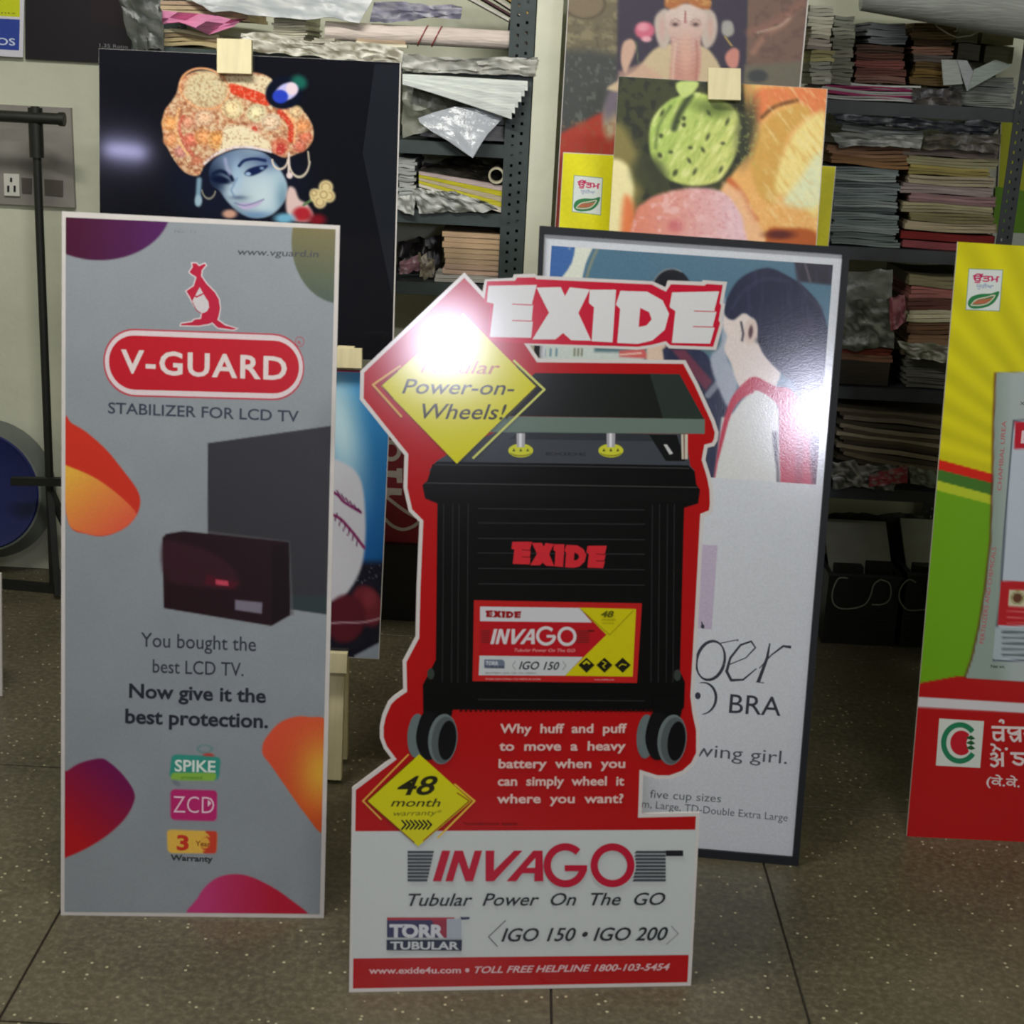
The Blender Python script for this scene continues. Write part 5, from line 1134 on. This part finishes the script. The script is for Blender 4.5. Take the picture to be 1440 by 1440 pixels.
for k, (c, w_) in enumerate((((206, 202, 196), 'white'), ((84, 56, 62), 'maroon'), ((196, 190, 176), 'pale grey'), ((186, 158, 92), 'mustard'), ((216, 212, 200), 'off-white'))):
    mb = MB(); a = at(628 + k * 22, -22 + k * 1, RACK_Y + .02); b = at(716 + k * 9, 26 - k * 3, RACK_Y - .0)
    mb.bar(a, b, .16, .007, c, up=(0, 1, 0)) if False else mb.hexa([a + np.array([0, 0, -.006]), b + np.array([0, 0, -.006]), b, a], (0, .2, 0), c)
    mb.build('magazine', MAT['paper'], label='%s magazine, %s in the slanting fan at the top beside the pilaster' % (w_, ['lowest', 'second lowest', 'middle', 'second highest', 'highest'][k]), cat='magazine', group='slanting magazines on the top shelf')
film('plastic_sheet', 'shiny grey plastic bundle on the second shelf beside the pilaster', 'plastic sheet', [(566, 76), (756, 82), (752, 106), (566, 102)], RACK_Y - .02, [(176, 176, 168), (146, 146, 138), (200, 200, 192)], seed=11, amp=.025, nx=26, fx_=5)
# folded newspapers drooping as a fan
for k in range(6):
    Yk = RACK_Y - .022 - .004 * k
    a0, a1 = (566, 104 + k * 1.8), (742 - k * 4.5, 114 + k * 8.0)
    G = []
    for v in (0, 1):
        row = []
        for j in range(9):
            u = j / 8; x = a0[0] + (a1[0] - a0[0]) * u; y = a0[1] + (a1[1] - a0[1]) * (u ** 1.1) + v * (5.5 + u * 8)
            row.append(at(x, y, Yk - .004 * v))
        G.append(row)
    MB().sheet(np.array(G), (224 - k % 2 * 16, 230 - k % 2 * 16, 224 - k % 2 * 14), .003).build('newspaper', MAT['paper'], label='white folded newspaper, %s of the fan drooping off the second shelf' % ['top', 'second', 'third', 'fourth', 'fifth', 'lowest'][k], cat='newspaper', group='white folded newspapers drooping off the shelf', smooth=False)
film('plastic_sheet', 'dull greenish plastic heap under the drooping newspapers', 'plastic sheet', [(566, 112), (690, 140), (712, 160), (566, 196)], RACK_Y + .03, [(120, 124, 108), (96, 100, 88), (146, 148, 134)], seed=12, amp=.04, nx=20)
sheaf('paper_bundle', 'grey wrapped packet behind the translucent plastic corner', 'papers', 590, 716, 150, 196, RY + .01, cols=((160, 160, 164), (170, 172, 172)), layers=2, wob=.002, tilt=-.02)
def corner():
    rows = [[(588, 166), (610, 158), (640, 150), (670, 152), (700, 156), (712, 160)], [(590, 172), (612, 170), (642, 168), (668, 168), (690, 172), (696, 178)], [(606, 184), (622, 184), (642, 184), (664, 184), (682, 186), (686, 188)], [(630, 198), (640, 198), (652, 199), (664, 200), (674, 200), (678, 200)], [(660, 219), (661, 219.5), (662, 220), (663, 221), (664, 221.5), (665, 222)]]
    G = np.array([[at(x, y, RACK_Y - .02 - .01 * i + .006 * math.sin(j * 1.7 + i)) for j, (x, y) in enumerate(r)] for i, r in enumerate(rows)])
    o = MB().sheet(G, (210, 214, 220), .0012).build('plastic_sheet', MAT['clear_film'], label='translucent white plastic corner hanging down in a point over the shelf edge', cat='plastic sheet', smooth=True)
corner()
# ---- left rack, middle shelf
pile('paper_pad', 'greyish white paper pad', 'the narrow stack beside the black print edge', 'paper pad', 560, 583, 222, 292, [(176, 180, 176), (168, 172, 168), (180, 182, 178), (170, 174, 172), (176, 178, 172)], group='white pads beside the black print', jx=1.5)
film('plastic_sheet', 'black plastic heap on the shelf above the yellow folders', 'plastic sheet', [(588, 238), (650, 214), (694, 232), (690, 254)], (RY + .02, RY + .1, RY + .06, RY + .02), [(38, 36, 30), (28, 28, 24), (50, 46, 38)], seed=14, amp=.03)
for k, (c, nm) in enumerate((((222, 214, 196), 'thin white folder'), ((206, 198, 52), 'yellow folder'), ((196, 182, 150), 'buff folder'), ((200, 192, 44), 'yellow folder'), ((198, 180, 176), 'pale pink folder'))):
    la, lb, ra, rb = 262 - k * 4.2, 262 - (k + 1) * 4.2 + .4, 300 - k * 7.8, 300 - (k + 1) * 7.8 + .4
    a, b_, c2, d = at(589, la, RY), at(708, ra, RY), at(708, rb, RY), at(589, lb, RY)
    MB().hexa([a, b_, c2, d], (0, .2, .012), c).build('folder', MAT['paper'], label='%s, %s of the tilted folders on the middle shelf' % (nm, ['lowest', 'second lowest', 'middle', 'second highest', 'highest'][k]), cat='folder', group='tilted folders on the middle shelf')
film('plastic_sheet', 'silvery crumpled plastic strip in front of the yellow folders', 'plastic sheet', [(578, 264), (640, 268), (706, 296), (590, 298)], RACK_Y - .006, [(176, 178, 172), (120, 124, 116), (214, 216, 210), (96, 100, 92)], seed=15, amp=.02, nx=24, fx_=5)
film('plastic_sheet', 'small crumpled white plastic end hanging beside the black print', 'plastic sheet', [(556, 276), (584, 274), (582, 302), (556, 294)], RACK_Y - .02, [(176, 180, 174), (140, 142, 136), (216, 218, 212)], seed=16, amp=.012, nx=10, ny=8)
a = at(698, 247, RACK_Y + .012); t = thing('paper_roll', a - np.array([0, 0, .021]), 'cream cardboard tube seen end-on beside the slotted post', 'tube')
MB().lathe(a, (0, 1, 0), [(.0155, 0), (.0205, 0), (.0205, .25), (.0155, .25), (.0155, 0)], 26, (206, 200, 170)).build('tube_wall', MAT['paper'], t, smooth=True)
MB().lathe(a, (0, 1, 0), [(.0155, .05), (.0001, .05)], 20, (20, 20, 18)).build('tube_inside', MAT['paper'], t)
# ---- left rack, lower shelf: eight thin cartons
pile('carton', 'thin pale brown carton', 'the neat stack below the yellow folders', 'carton', 623, 704, 327, 387, [(202, 172, 138), (206, 176, 140), (198, 168, 134), (206, 178, 142), (200, 172, 138), (196, 168, 136), (202, 172, 146), (196, 166, 144)], group='thin pale brown cartons', jx=1.2, lay=1, wob=0)
sheaf('paper_pad', 'dirty white slab under the pale brown cartons', 'paper pad', 613, 706, 388, 398, RY - .005, cols=((214, 210, 200),), layers=2)
film('plastic_sheet', 'dusty pinkish bag in the dark corner left of the cartons', 'plastic sheet', [(562, 368), (590, 358), (592, 380), (562, 384)], RY + .05, [(150, 110, 116), (120, 90, 94)], seed=18, amp=.02, nx=9, ny=7)
film('paper_ball', 'crumpled brown paper ball on the shelf left of the cartons', 'paper', [(588, 356), (610, 362), (612, 386), (592, 390)], RY + .03, [(130, 122, 104), (96, 88, 76), (150, 142, 120)], seed=19, amp=.03, nx=9, ny=8)
film('plastic_sheet', 'black bin bag at the back of the lower shelf', 'plastic sheet', [(560, 340), (622, 330), (622, 396), (560, 394)], RY + .14, [(34, 30, 30), (26, 24, 24)], seed=20, amp=.04)
# ---- under the left rack
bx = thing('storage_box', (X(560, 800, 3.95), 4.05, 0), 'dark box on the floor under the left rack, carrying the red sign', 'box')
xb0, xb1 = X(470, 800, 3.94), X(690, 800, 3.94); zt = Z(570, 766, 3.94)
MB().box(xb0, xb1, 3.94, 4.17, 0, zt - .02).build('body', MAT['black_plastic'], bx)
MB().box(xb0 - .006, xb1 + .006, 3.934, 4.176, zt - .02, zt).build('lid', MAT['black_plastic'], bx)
def red_sign():
    p0 = at(570, 764, 3.96); b = Board(p0[0], p0[1], p0[2], 0.0, 0.12, 1.0); out = [(480, 560), (700, 571), (688, 770), (470, 760)]
    c = b.P(578, 765); t = thing('sign_board', c, 'dull red sign with white sideways letters behind the battery standee', 'sign')
    b.panel(out, t, MAT['foam'], 0.005); b.poly([(481, 561), (699, 572), (687, 769), (471, 759)], (132, 36, 44))
    U = cv(530, 590, 6.857); w_ = (198, 186, 178)
    ring = lambda cx, cy, rx, ry: [(cx + rx * math.cos(a), cy + ry * math.sin(a)) for a in np.linspace(0, 6.283, 26, endpoint=False)]
    cx, cy = U((165, 300))[0]; b.stroke(ring(cx - 4, cy, 11.5, 12), 6, w_, closed=True)
    b.poly(U((60, 490), (190, 495), (190, 470), (245, 470), (245, 610), (195, 610), (190, 560), (60, 550)), w_)
    b.poly(U((40, 655), (240, 665), (238, 730), (140, 725), (100, 745), (40, 735)), w_)
    b.stroke(spline(U((60, 720), (110, 760), (200, 830), (300, 900), (380, 940), (480, 980)), 4, False), 4.5, w_)
    b.stroke(spline(U((20, 880), (90, 970), (160, 1030), (250, 1060), (340, 1035), (400, 990), (470, 900)), 4, False), 4.5, w_)
    b.face(t, MAT['print_matt'])
red_sign()

# ---- right rack, top shelf (level 1)
z1, z2, z3, z4 = [z + .003 for z in zr]
pile('paper_pad', 'cream paper pad', 'the tall stack beside the painted poster', 'paper pad', 1140, 1170, 6, 118, [(168, 168, 152), (176, 174, 156), (170, 166, 148), (172, 160, 150), (176, 170, 120), (160, 160, 148), (170, 168, 154)], group='cream pads beside the painted poster', z0=None, jx=2.5)
pile('paper_pad', 'grey paper pad', 'the tall grey stack on the right rack', 'paper pad', 1171, 1201, 22, 118, [(122, 124, 112), (128, 128, 114), (118, 118, 104), (126, 124, 110), (120, 120, 106), (124, 122, 108)], group='grey pads on the right rack', jx=2)
pile('folder', 'folder', 'the flat pile under the right rack pads', 'folder', 1160, 1292, 118, 144, [(178, 180, 176), (150, 44, 92), (170, 172, 168), (140, 50, 88), (176, 176, 174)], names=['grey white folder', 'magenta folder', 'pale grey folder', 'dull magenta folder', 'off-white folder'], z0=z1, wob=.003, jx=6, tilt=-.02, lay=2)
pile('ledger', 'ledger', 'the short pile left of the ochre ledgers', 'book', 1222, 1276, 32, 62, [(104, 108, 110), (118, 122, 124), (92, 96, 98)], names=['blue grey ledger', 'pale blue grey ledger', 'dark grey ledger'], Y=RY + .03, jx=3)
pile('ledger', 'ledger', 'the reddish brown pile left of the ochre ledgers', 'book', 1207, 1274, 64, 117, [(74, 54, 42), (90, 56, 46), (116, 66, 60), (96, 58, 50), (118, 86, 76)], names=['dark brown ledger', 'red brown ledger', 'dull red ledger', 'maroon ledger', 'dusty pink ledger'], Y=RY + .02, jx=4)
pile('ledger', 'ledger', 'the ochre pile on the top right shelf', 'book', 1284, 1342, 33, 120, [(86, 72, 42), (98, 80, 46), (78, 62, 38), (146, 108, 88), (104, 96, 90), (90, 70, 38), (108, 86, 40), (92, 74, 40)], names=['dark ochre ledger', 'ochre ledger', 'brown ledger', 'dusty pink ledger', 'grey ledger', 'brown ochre ledger', 'bright ochre ledger', 'plain ochre ledger'], Y=RY + .03, jx=4)
pile('carton', 'dull green carton', 'the left pair at the shelf back', 'carton', 1348, 1378, 36, 84, [(104, 104, 84), (112, 110, 90)], group='dull green cartons at the back', Y=RY + .1, jx=1, lay=1)
pile('carton', 'olive carton', 'the right pair at the shelf back', 'carton', 1384, 1428, 38, 88, [(118, 116, 86), (108, 104, 78)], group='olive cartons at the back', Y=RY + .11, jx=1, lay=1)
pile('magazine', 'grey magazine', 'the stack below the slanting envelopes', 'magazine', 1345, 1426, 108, 151, [(110, 116, 110), (122, 128, 124), (104, 110, 106), (130, 134, 130), (108, 112, 106), (120, 124, 118)], group='grey magazines on the top right shelf', z0=z1, jx=4, lay=3)
def slip(label, quad, Y, c, name='paper_sheet'):
    q = [at(p[0], p[1], Y) for p in quad]; MB().hexa([q[3], q[2], q[1], q[0]], (0, .004, .0), c).build(name, MAT['paper'], label=label, cat='paper')
slip('pale grey envelope hanging upright over the grey magazines', [(1324, 84), (1346, 84), (1354, 118), (1327, 120)], RACK_Y - .004, (150, 154, 150))
slip('pale striped envelope crossing the upright one at a slant', [(1346, 84), (1360, 85), (1378, 118), (1360, 128)], RACK_Y - .010, (146, 150, 152))
slip('grey green envelope leaning to the right over the grey magazines', [(1370, 98), (1400, 84), (1424, 92), (1362, 126)], RACK_Y - .016, (136, 146, 138))
film('plastic_sheet', 'dark crumpled plastic between the folders and the grey magazines', 'plastic sheet', [(1282, 126), (1352, 122), (1354, 152), (1284, 150)], RACK_Y + .01, [(46, 44, 44), (66, 60, 56), (34, 34, 36)], seed=25, amp=.02, nx=12)
q = [at(1219, -14, RACK_Y - .05), at(1219, 11, RACK_Y - .05), at(1470, 52, RACK_Y - .05), at(1470, -10, RACK_Y - .05)]
t = thing('paper_roll', (q[0] + q[2]) / 2, 'big pale grey paper roll jutting out at the top right', 'paper roll')
a_, b_ = at(1214, -16, RACK_Y - .10), at(1490, 10, RACK_Y - .12)
MB().tube([a_ + (b_ - a_) * k / 10 for k in range(11)], .050, 22, (150, 154, 148), r2=.085).build('roll', MAT['paper'], t, smooth=True)
MB().tube([at(1311, 26, RACK_Y - .03), at(1318, 38, RACK_Y - .04), at(1334, 48, RACK_Y - .04), at(1346, 53, RACK_Y - .04), at(1366, 50, RACK_Y - .035), at(1382, 42, RACK_Y - .03)], .0016, 6, (140, 136, 112)).build('string', MAT['plastic'], label='thin pale string hanging below the big grey paper roll', cat='string')
# level 2
film('plastic_sheet', 'black plastic cover drooping from the top right shelf', 'plastic sheet', [(1168, 158), (1408, 172), (1396, 190), (1178, 174)], RACK_Y - .012, [(30, 34, 38), (40, 44, 52), (24, 26, 28)], seed=27, amp=.02, nx=30, fx_=5)
sheaf('paper_bundle', 'long white paper bundle lying on top of the left stack', 'papers', 1186, 1300, 176, 190, RY, cols=((162, 168, 164), (140, 144, 140)), layers=3, tilt=-.04, wob=.003)
film('plastic_sheet', 'grey plastic wrap sagging over the brown bundle', 'plastic sheet', [(1168, 184), (1298, 190), (1294, 210), (1180, 206)], RACK_Y - .004, [(120, 124, 120), (96, 98, 94), (140, 142, 136)], seed=28, amp=.02, nx=16)
pile('paper_bundle', 'brown paper bundle', 'the pair under the grey wrap', 'papers', 1168, 1282, 206, 234, [(132, 100, 76), (124, 92, 60)], names=['pinkish brown paper bundle', 'tan brown paper bundle'], wob=.004, tilt=-.01)
bl = [(112, 122, 122), (134, 142, 140), (96, 104, 104), (126, 136, 136), (108, 120, 120), (138, 146, 144), (84, 94, 94), (122, 132, 130), (110, 122, 120), (132, 140, 138), (94, 104, 102), (118, 128, 124)]
pile('paper_bundle', 'blue grey paper bundle', 'the tall left stack, second right shelf', 'papers', 1170, 1262, 236, 347, bl, group='blue grey paper bundles on the second right shelf', z0=z2, jx=5, wob=.002)
film('plastic_sheet', 'dusty dark plastic sheet over the buff stack', 'plastic sheet', [(1304, 186), (1408, 190), (1404, 212), (1296, 208)], RACK_Y - .004, [(66, 64, 54), (52, 50, 46), (86, 80, 70)], seed=30, amp=.02, nx=16)
cs = [(124, 112, 106), (140, 136, 104), (142, 130, 74), (160, 148, 124), (140, 126, 122), (132, 104, 104), (148, 142, 110), (120, 112, 78), (150, 138, 112)]
pile('paper_bundle', 'bundle', 'the tall right stack, second right shelf', 'papers', 1274, 1398, 208, 326, cs, names=['mauve grey paper bundle', 'pale olive paper bundle', 'mustard paper bundle', 'cream paper bundle', 'pinkish grey paper bundle', 'dull pink paper bundle', 'pale buff paper bundle', 'olive brown paper bundle', 'light buff paper bundle'], jx=7, wob=.002)
pile('box_file', 'red box file', 'the pair under the right stack', 'box file', 1268, 1398, 327, 349, [(112, 26, 24), (130, 62, 66)], names=['dark red box file', 'dusty pink red box file'], z0=z2, jx=3, lay=1)
# level 3
film('plastic_sheet', 'grey plastic bag heap left of the pink stack', 'plastic sheet', [(1176, 384), (1256, 378), (1254, 424), (1180, 432)], RY, [(92, 96, 86), (84, 88, 80), (104, 106, 98)], seed=33, amp=.022, nx=14)
film('plastic_sheet', 'crinkled grey green plastic under the bag heap', 'plastic sheet', [(1178, 424), (1254, 418), (1258, 488), (1180, 492)], RY - .01, [(74, 78, 66), (58, 60, 52), (100, 104, 92), (46, 48, 42)], seed=34, amp=.022, nx=16, ny=14)
pile('folder', 'brown folder', 'the flat pair below the crinkled plastic', 'folder', 1180, 1258, 489, 508, [(112, 48, 36), (104, 74, 56)], names=['red brown folder', 'pale brown folder'], jx=4, lay=2)
sheaf('carton', 'dark brown carton below the red brown folder', 'carton', 1180, 1250, 509, 546, RY, cols=((48, 42, 34), (54, 48, 38)), layers=1, wob=0, zb=z3)
film('plastic_sheet', 'crumpled dark red bag between the two piles on the third shelf', 'plastic sheet', [(1250, 418), (1272, 414), (1274, 452), (1252, 466)], RACK_Y - .01, [(96, 40, 46), (130, 84, 90), (66, 30, 34)], seed=35, amp=.02, nx=8, ny=8)
pile('paper_bundle', 'bundle', 'the right pile on the third shelf', 'papers', 1276, 1372, 388, 502, [(118, 112, 84), (146, 92, 86), (84, 50, 44), (176, 170, 140), (92, 66, 46), (112, 86, 62), (96, 84, 64)], names=['olive grey paper bundle', 'dusty pink paper bundle', 'dark maroon paper bundle', 'thick cream paper bundle', 'dark brown paper bundle', 'pinkish brown paper bundle', 'dull tan paper bundle'], z0=None, wob=.003, jx=6)
film('plastic_sheet', 'shiny crumpled plastic above the grey pads', 'plastic sheet', [(1262, 478), (1334, 484), (1330, 508), (1276, 506)], RACK_Y - .002, [(96, 96, 80), (70, 68, 56), (150, 150, 138)], seed=36, amp=.02, nx=12)
pile('paper_pad', 'grey paper pad', 'the low stack on the third shelf', 'paper pad', 1273, 1370, 504, 547, [(92, 94, 82), (86, 88, 78), (96, 96, 86), (84, 84, 76)], group='grey pads on the third right shelf', z0=z3, jx=2)
# level 4
for k in range(13):
    a_, b_ = at(1176 + (k % 3) * 5, 578 + k * 5.6, RY), at(1345, 594 + k * 6.6, RY); c = [(70, 64, 54), (54, 50, 42), (84, 78, 68), (48, 44, 38), (98, 92, 80), (60, 54, 46), (112, 106, 92), (64, 58, 48), (50, 44, 38), (104, 96, 82), (60, 54, 46), (88, 80, 66), (52, 46, 40)][k]
    n_ = ['topmost', 'second', 'third', 'fourth', 'fifth', 'sixth', 'seventh', 'eighth', 'ninth', 'tenth', 'eleventh', 'twelfth', 'lowest'][k]
    m_ = (a_ + b_) / 2 + np.array([0, 0, .006 * math.sin(k)]); mb = MB(); G = np.array([[a_, (a_ * .5 + m_ * .5) - (0, .0, .002), m_, (b_ * .5 + m_ * .5), b_], [a_ + (0, .2, .01), (a_ + m_) / 2 + (0, .2, .008), m_ + (0, .2, .01), (m_ + b_) / 2 + (0, .2, .01), b_ + (0, .2, .01)]])
    mb.sheet(G, tuple(v * 1.45 for v in c), .0112).build('newspaper', MAT['paper'], label='brown grey newspaper, %s of the slanting heap on the fourth shelf' % n_, cat='newspaper', group='slanting newspapers on the fourth shelf')
film('plastic_sheet', 'dirty white plastic spilling over the lowest right shelf', 'plastic sheet', [(1168, 648), (1268, 656), (1256, 688), (1172, 684)], RACK_Y - .012, [(130, 130, 122), (84, 84, 78), (170, 170, 162), (60, 60, 56)], seed=40, amp=.03, nx=20, fx_=5)
film('plastic_sheet', 'red and white striped bag on the lowest right shelf', 'plastic sheet', [(1222, 668), (1276, 654), (1276, 678), (1222, 684)], RACK_Y - .03, [(140, 44, 54), (150, 60, 70), (150, 130, 130)], seed=41, amp=.015, nx=14, ny=8)
film('paper_sheet', 'pale green crumpled paper beside the striped bag', 'paper', [(1278, 654), (1322, 664), (1318, 686), (1280, 680)], RACK_Y - .02, [(128, 140, 124), (100, 108, 96), (80, 74, 64)], seed=42, amp=.02, nx=10, ny=8)

# ---- black crates with leaning grey trays on the floor under the right rack
def crate(px0, px1, label, loops):
    Yf = 3.94; x0, x1 = X(px0, 860, Yf), X(px1, 860, Yf); zt = Z((px0 + px1) / 2, 811, Yf); Yb = 4.14
    t = thing('crate', ((x0 + x1) / 2, (Yf + Yb) / 2, 0), label, 'crate', None)
    th = .007; mb = MB()
    mb.box(x0, x1, Yf, Yf + th, 0, zt); mb.box(x0, x1, Yb - th, Yb, 0, zt); mb.box(x0, x0 + th, Yf + th, Yb - th, 0, zt); mb.box(x1 - th, x1, Yf + th, Yb - th, 0, zt); mb.box(x0 + th, x1 - th, Yf + th, Yb - th, 0, .006)
    for k in range(9): mb.box(x0 + .012, x1 - .012, Yf - .003, Yf, .014 + k * .0105, .019 + k * .0105)
    mb.build('body', MAT['black_plastic'], t)
    rim = MB(); rim.box(x0 - .004, x1 + .004, Yf - .005, Yf + .008, zt, zt + .006); rim.box(x0 - .004, x0 + .010, Yf + .008, Yb, zt, zt + .006); rim.box(x1 - .010, x1 + .004, Yf + .008, Yb, zt, zt + .006)
    rim.build('rim', MAT['rack_dark'], t)
    MB().hexa([(x0 + .012, Yf + .035, zt - .02), (x1 - .012, Yf + .035, zt - .02), (x1 - .012, Yb + .0, zt + .105), (x0 + .012, Yb + .0, zt + .105)], (0, .006, -.008), (150, 152, 142)).build('tray', MAT['plastic'], t, label='grey sloping tray')
    MB().box(x0 + .02, x0 + (x1 - x0) * .48, Yf + .012, Yf + .05, zt - .01, zt + .022).build('handle_block', MAT['black_plastic'], t)
    MB().box(x0 + (x1 - x0) * .55, x1 - .02, Yf + .03, Yf + .06, zt - .01, zt + .03).build('handle_block', MAT['black_plastic'], t)
    for lp in loops: MB().tube([at(p[0], p[1], Yf - .008) for p in spline(lp, 5, False)], .0022, 7, (88, 88, 80)).build('handle_loop', MAT['cable'], t, label='thin grey wire loop')
    return t
crate(1160, 1262, 'black ribbed crate with sloping grey tray and wire loops beside the framed poster', [[(1192, 813), (1180, 813), (1173, 824), (1170, 838), (1173, 850), (1184, 856), (1202, 855), (1216, 850), (1224, 838), (1229, 822), (1238, 815)], [(1238, 815), (1250, 820), (1253, 832), (1250, 844), (1240, 850), (1226, 850)]])
crate(1270, 1392, 'black ribbed crate with grey tray, partly hidden by the fertiliser standee', [[(1288, 819), (1278, 815), (1268, 824), (1264, 838), (1268, 850), (1278, 858), (1300, 857), (1330, 852)]])
film('plastic_sheet', 'black plastic heap behind the crates at the wall', 'plastic sheet', [(1164, 722), (1300, 722), (1312, 800), (1164, 800)], 4.16, [(40, 42, 38), (30, 32, 28)], seed=44, amp=.03, nx=24, fx_=4)

# ---- left wall things
def wall_poster(label, rect, fn, Y=WALL_Y - .012, step=None, polys=(), texts=()):
    p0 = at((rect[0] + rect[2]) / 2, rect[3], Y); b = Board(p0[0], p0[1], p0[2], 0, 0, 1.0)
    x0, y0, x1, y1 = rect; s = .035
    out = [(x0, y0), (x1, y0 + (x1 - x0) * .052), (x1 - (y1 - y0) * .02, y1 + (x1 - x0) * .052), (x0, y1)]
    t = thing('poster', p0, label, 'poster'); b.panel(out, t, MAT['foam'], 0.004)
    fn(b, out); b.face(t, MAT['print_matt']); return t
def black_poster(b, out):
    b.poly(out, (26, 23, 27)); b.poly([(120, -40), (200, -38), (180, 40), (130, 30)], (34, 25, 27))
    b.text('1.35 Ratio', (140, 66), (180, 68.5), 5, (130, 130, 134))
wall_poster('plain black wall poster with tiny white print above the grey standee', (35.5, -80, 222, 83), black_poster)
def yb_poster(b, out):
    b.poly(out, (206, 204, 214)); b.poly([(-120, -100), (28, -92), (28, 24), (-120, 16)], (196, 204, 28)); b.poly([(-120, 20), (28, 27.5), (27, 71), (-120, 63)], (44, 66, 150))
    b.text('PHOTOS', (-60, 60), (21.5, 64), 10, (200, 210, 228), bold=.01); b.text('quality prints', (-70, 16), (22, 20), 3, (90, 96, 40))
wall_poster('yellow and blue wall poster with white figures in the top left corner', (-130, -110, 36, 72), yb_poster, Y=WALL_Y - .02)
sb = thing('switchboard', at(45, 290, WALL_Y - .01), 'grey wall switchboard with one white socket behind the black stand', 'switchboard')
def plate(parent, name, q, Yf, depth, m, col=None, label=None):
    p = [at(a[0], a[1], Yf) for a in q]; return MB().hexa([p[3], p[2], p[1], p[0]], (0, depth, 0), col or (128, 128, 128)).build(name, MAT[m], parent, label=label)
plate(sb, 'back_plate', [(-60, 144), (99, 152), (105, 292), (-54, 284)], WALL_Y - .018, .017, 'plastic', (140, 136, 130))
plate(sb, 'socket', [(5, 244), (27, 245), (27.5, 276), (6, 275)], WALL_Y - .026, .008, 'plastic', (206, 206, 196), label='white socket')
for q in ([(14, 250), (17, 250), (17, 256), (14, 256)], [(10, 261), (13, 261), (13, 270), (10, 270)], [(19, 261), (22, 261), (22, 270), (19, 270)]): plate(sb, 'socket_hole', q, WALL_Y - .0275, .001, 'black_plastic')
for q in ([(30, 250), (44, 251), (44, 272), (31, 271)], [(62, 252), (88, 254), (88, 276), (63, 274)]): plate(sb, 'switch', q, WALL_Y - .023, .006, 'plastic', (84, 78, 72), label='dark grimy switch')
# black stand
SY = 4.03
st = thing('display_stand', (X(75, 812, SY), SY, 0), 'black metal T-shaped stand before the left wall', 'stand')
xp = X(75, 812, SY)
pz = lambda py: Z(60, py, SY)
MB().tube([(xp, SY, .0), (xp, SY, pz(150))], .0115, 12).build('pole', MAT['black_metal'], st, smooth=True)
MB().tube([(xp, SY, pz(222)), (xp, SY, pz(152))], .019, 14).build('sleeve', MAT['black_metal'], st, smooth=True)
MB().tube([(xp - .30, SY - .012, pz(168) + .004), (xp + .072, SY - .012, pz(166))], .015, 12).build('top_bar', MAT['black_metal'], st, smooth=True)
MB().tube([(xp + .066, SY - .012, pz(166)), (xp + .080, SY - .012, pz(166))], .018, 12).build('end_cap', MAT['black_metal'], st, smooth=True)
MB().bar((xp - .10, SY - .02, pz(676)), (xp + .10, SY - .02, pz(672)), .02, .022).build('cross_bar', MAT['black_metal'], st)
MB().bar((xp, SY, pz(690)), (xp + .13, SY - .02, .01), .018, .02).build('leg', MAT['black_metal'], st)
MB().bar((xp, SY, pz(690)), (xp + .03, SY - .06, .01), .018, .02).build('leg', MAT['black_metal'], st)
MB().bar((xp + .02, SY - .01, .012), (xp - .22, SY + .015, .012), .024, .022).build('foot', MAT['black_metal'], st)
# round tub leaning on the wall
tc = at(-15, 686, 4.165); tb = thing('round_tub', (tc[0], tc[1], 0), 'round blue tub with wide grey rim leaning on the wall at the left edge', 'tub')
ax = np.array([-.10, -1, .10]); ax /= np.linalg.norm(ax)
MB().lathe(tc, ax, [(.0001, -.03), (.19, -.03), (.203, 0), (.205, .01), (.195, .022), (.178, .05), (.172, .052)], 48, (100, 106, 98)).build('rim', MAT['plastic'], tb, smooth=True, label='grey rim')
MB().lathe(tc, ax, [(.173, .050), (.168, .056), (.155, .050), (.08, .046), (.0001, .045)], 48, (26, 36, 92)).build('blue_face', MAT['plastic'], tb, smooth=True, label='dark blue face')
# pale board at the left edge
b = Board(*on_floor(0, 979), -.02, .08, 1.0); t = thing('foam_board', (b.P(-60, 982)[0], b.P(-60, 982)[1], 0), 'pale blank board cut off by the left edge of the photo', 'board')
b.panel([(-150, 800), (1.5, 806), (3, 979), (-148, 972)], t, MAT['foam'], .006)
# another fertiliser poster hanging beyond the right rack
def green_poster(b, out):
    b.poly(out, (170, 176, 30)); b.poly([(1400, 262), (1640, 300), (1640, 345), (1396, 326)], (96, 140, 24)); b.poly([(1396, 326), (1640, 338), (1640, 356), (1395, 343)], (176, 184, 172))
b = Board(*at(1500, 360, WALL_Y - .02), 0, 0, 1.0); t = thing('poster', at(1500, 356, WALL_Y - .02), 'yellow and green poster on the wall behind the right rack post', 'poster')
b.panel([(1408, 160), (1640, 172), (1632, 358), (1399, 346)], t, MAT['foam'], .004); green_poster(b, [(1409, 161), (1639, 173), (1631, 357), (1400, 345)]); b.face(t, MAT['print_matt'])
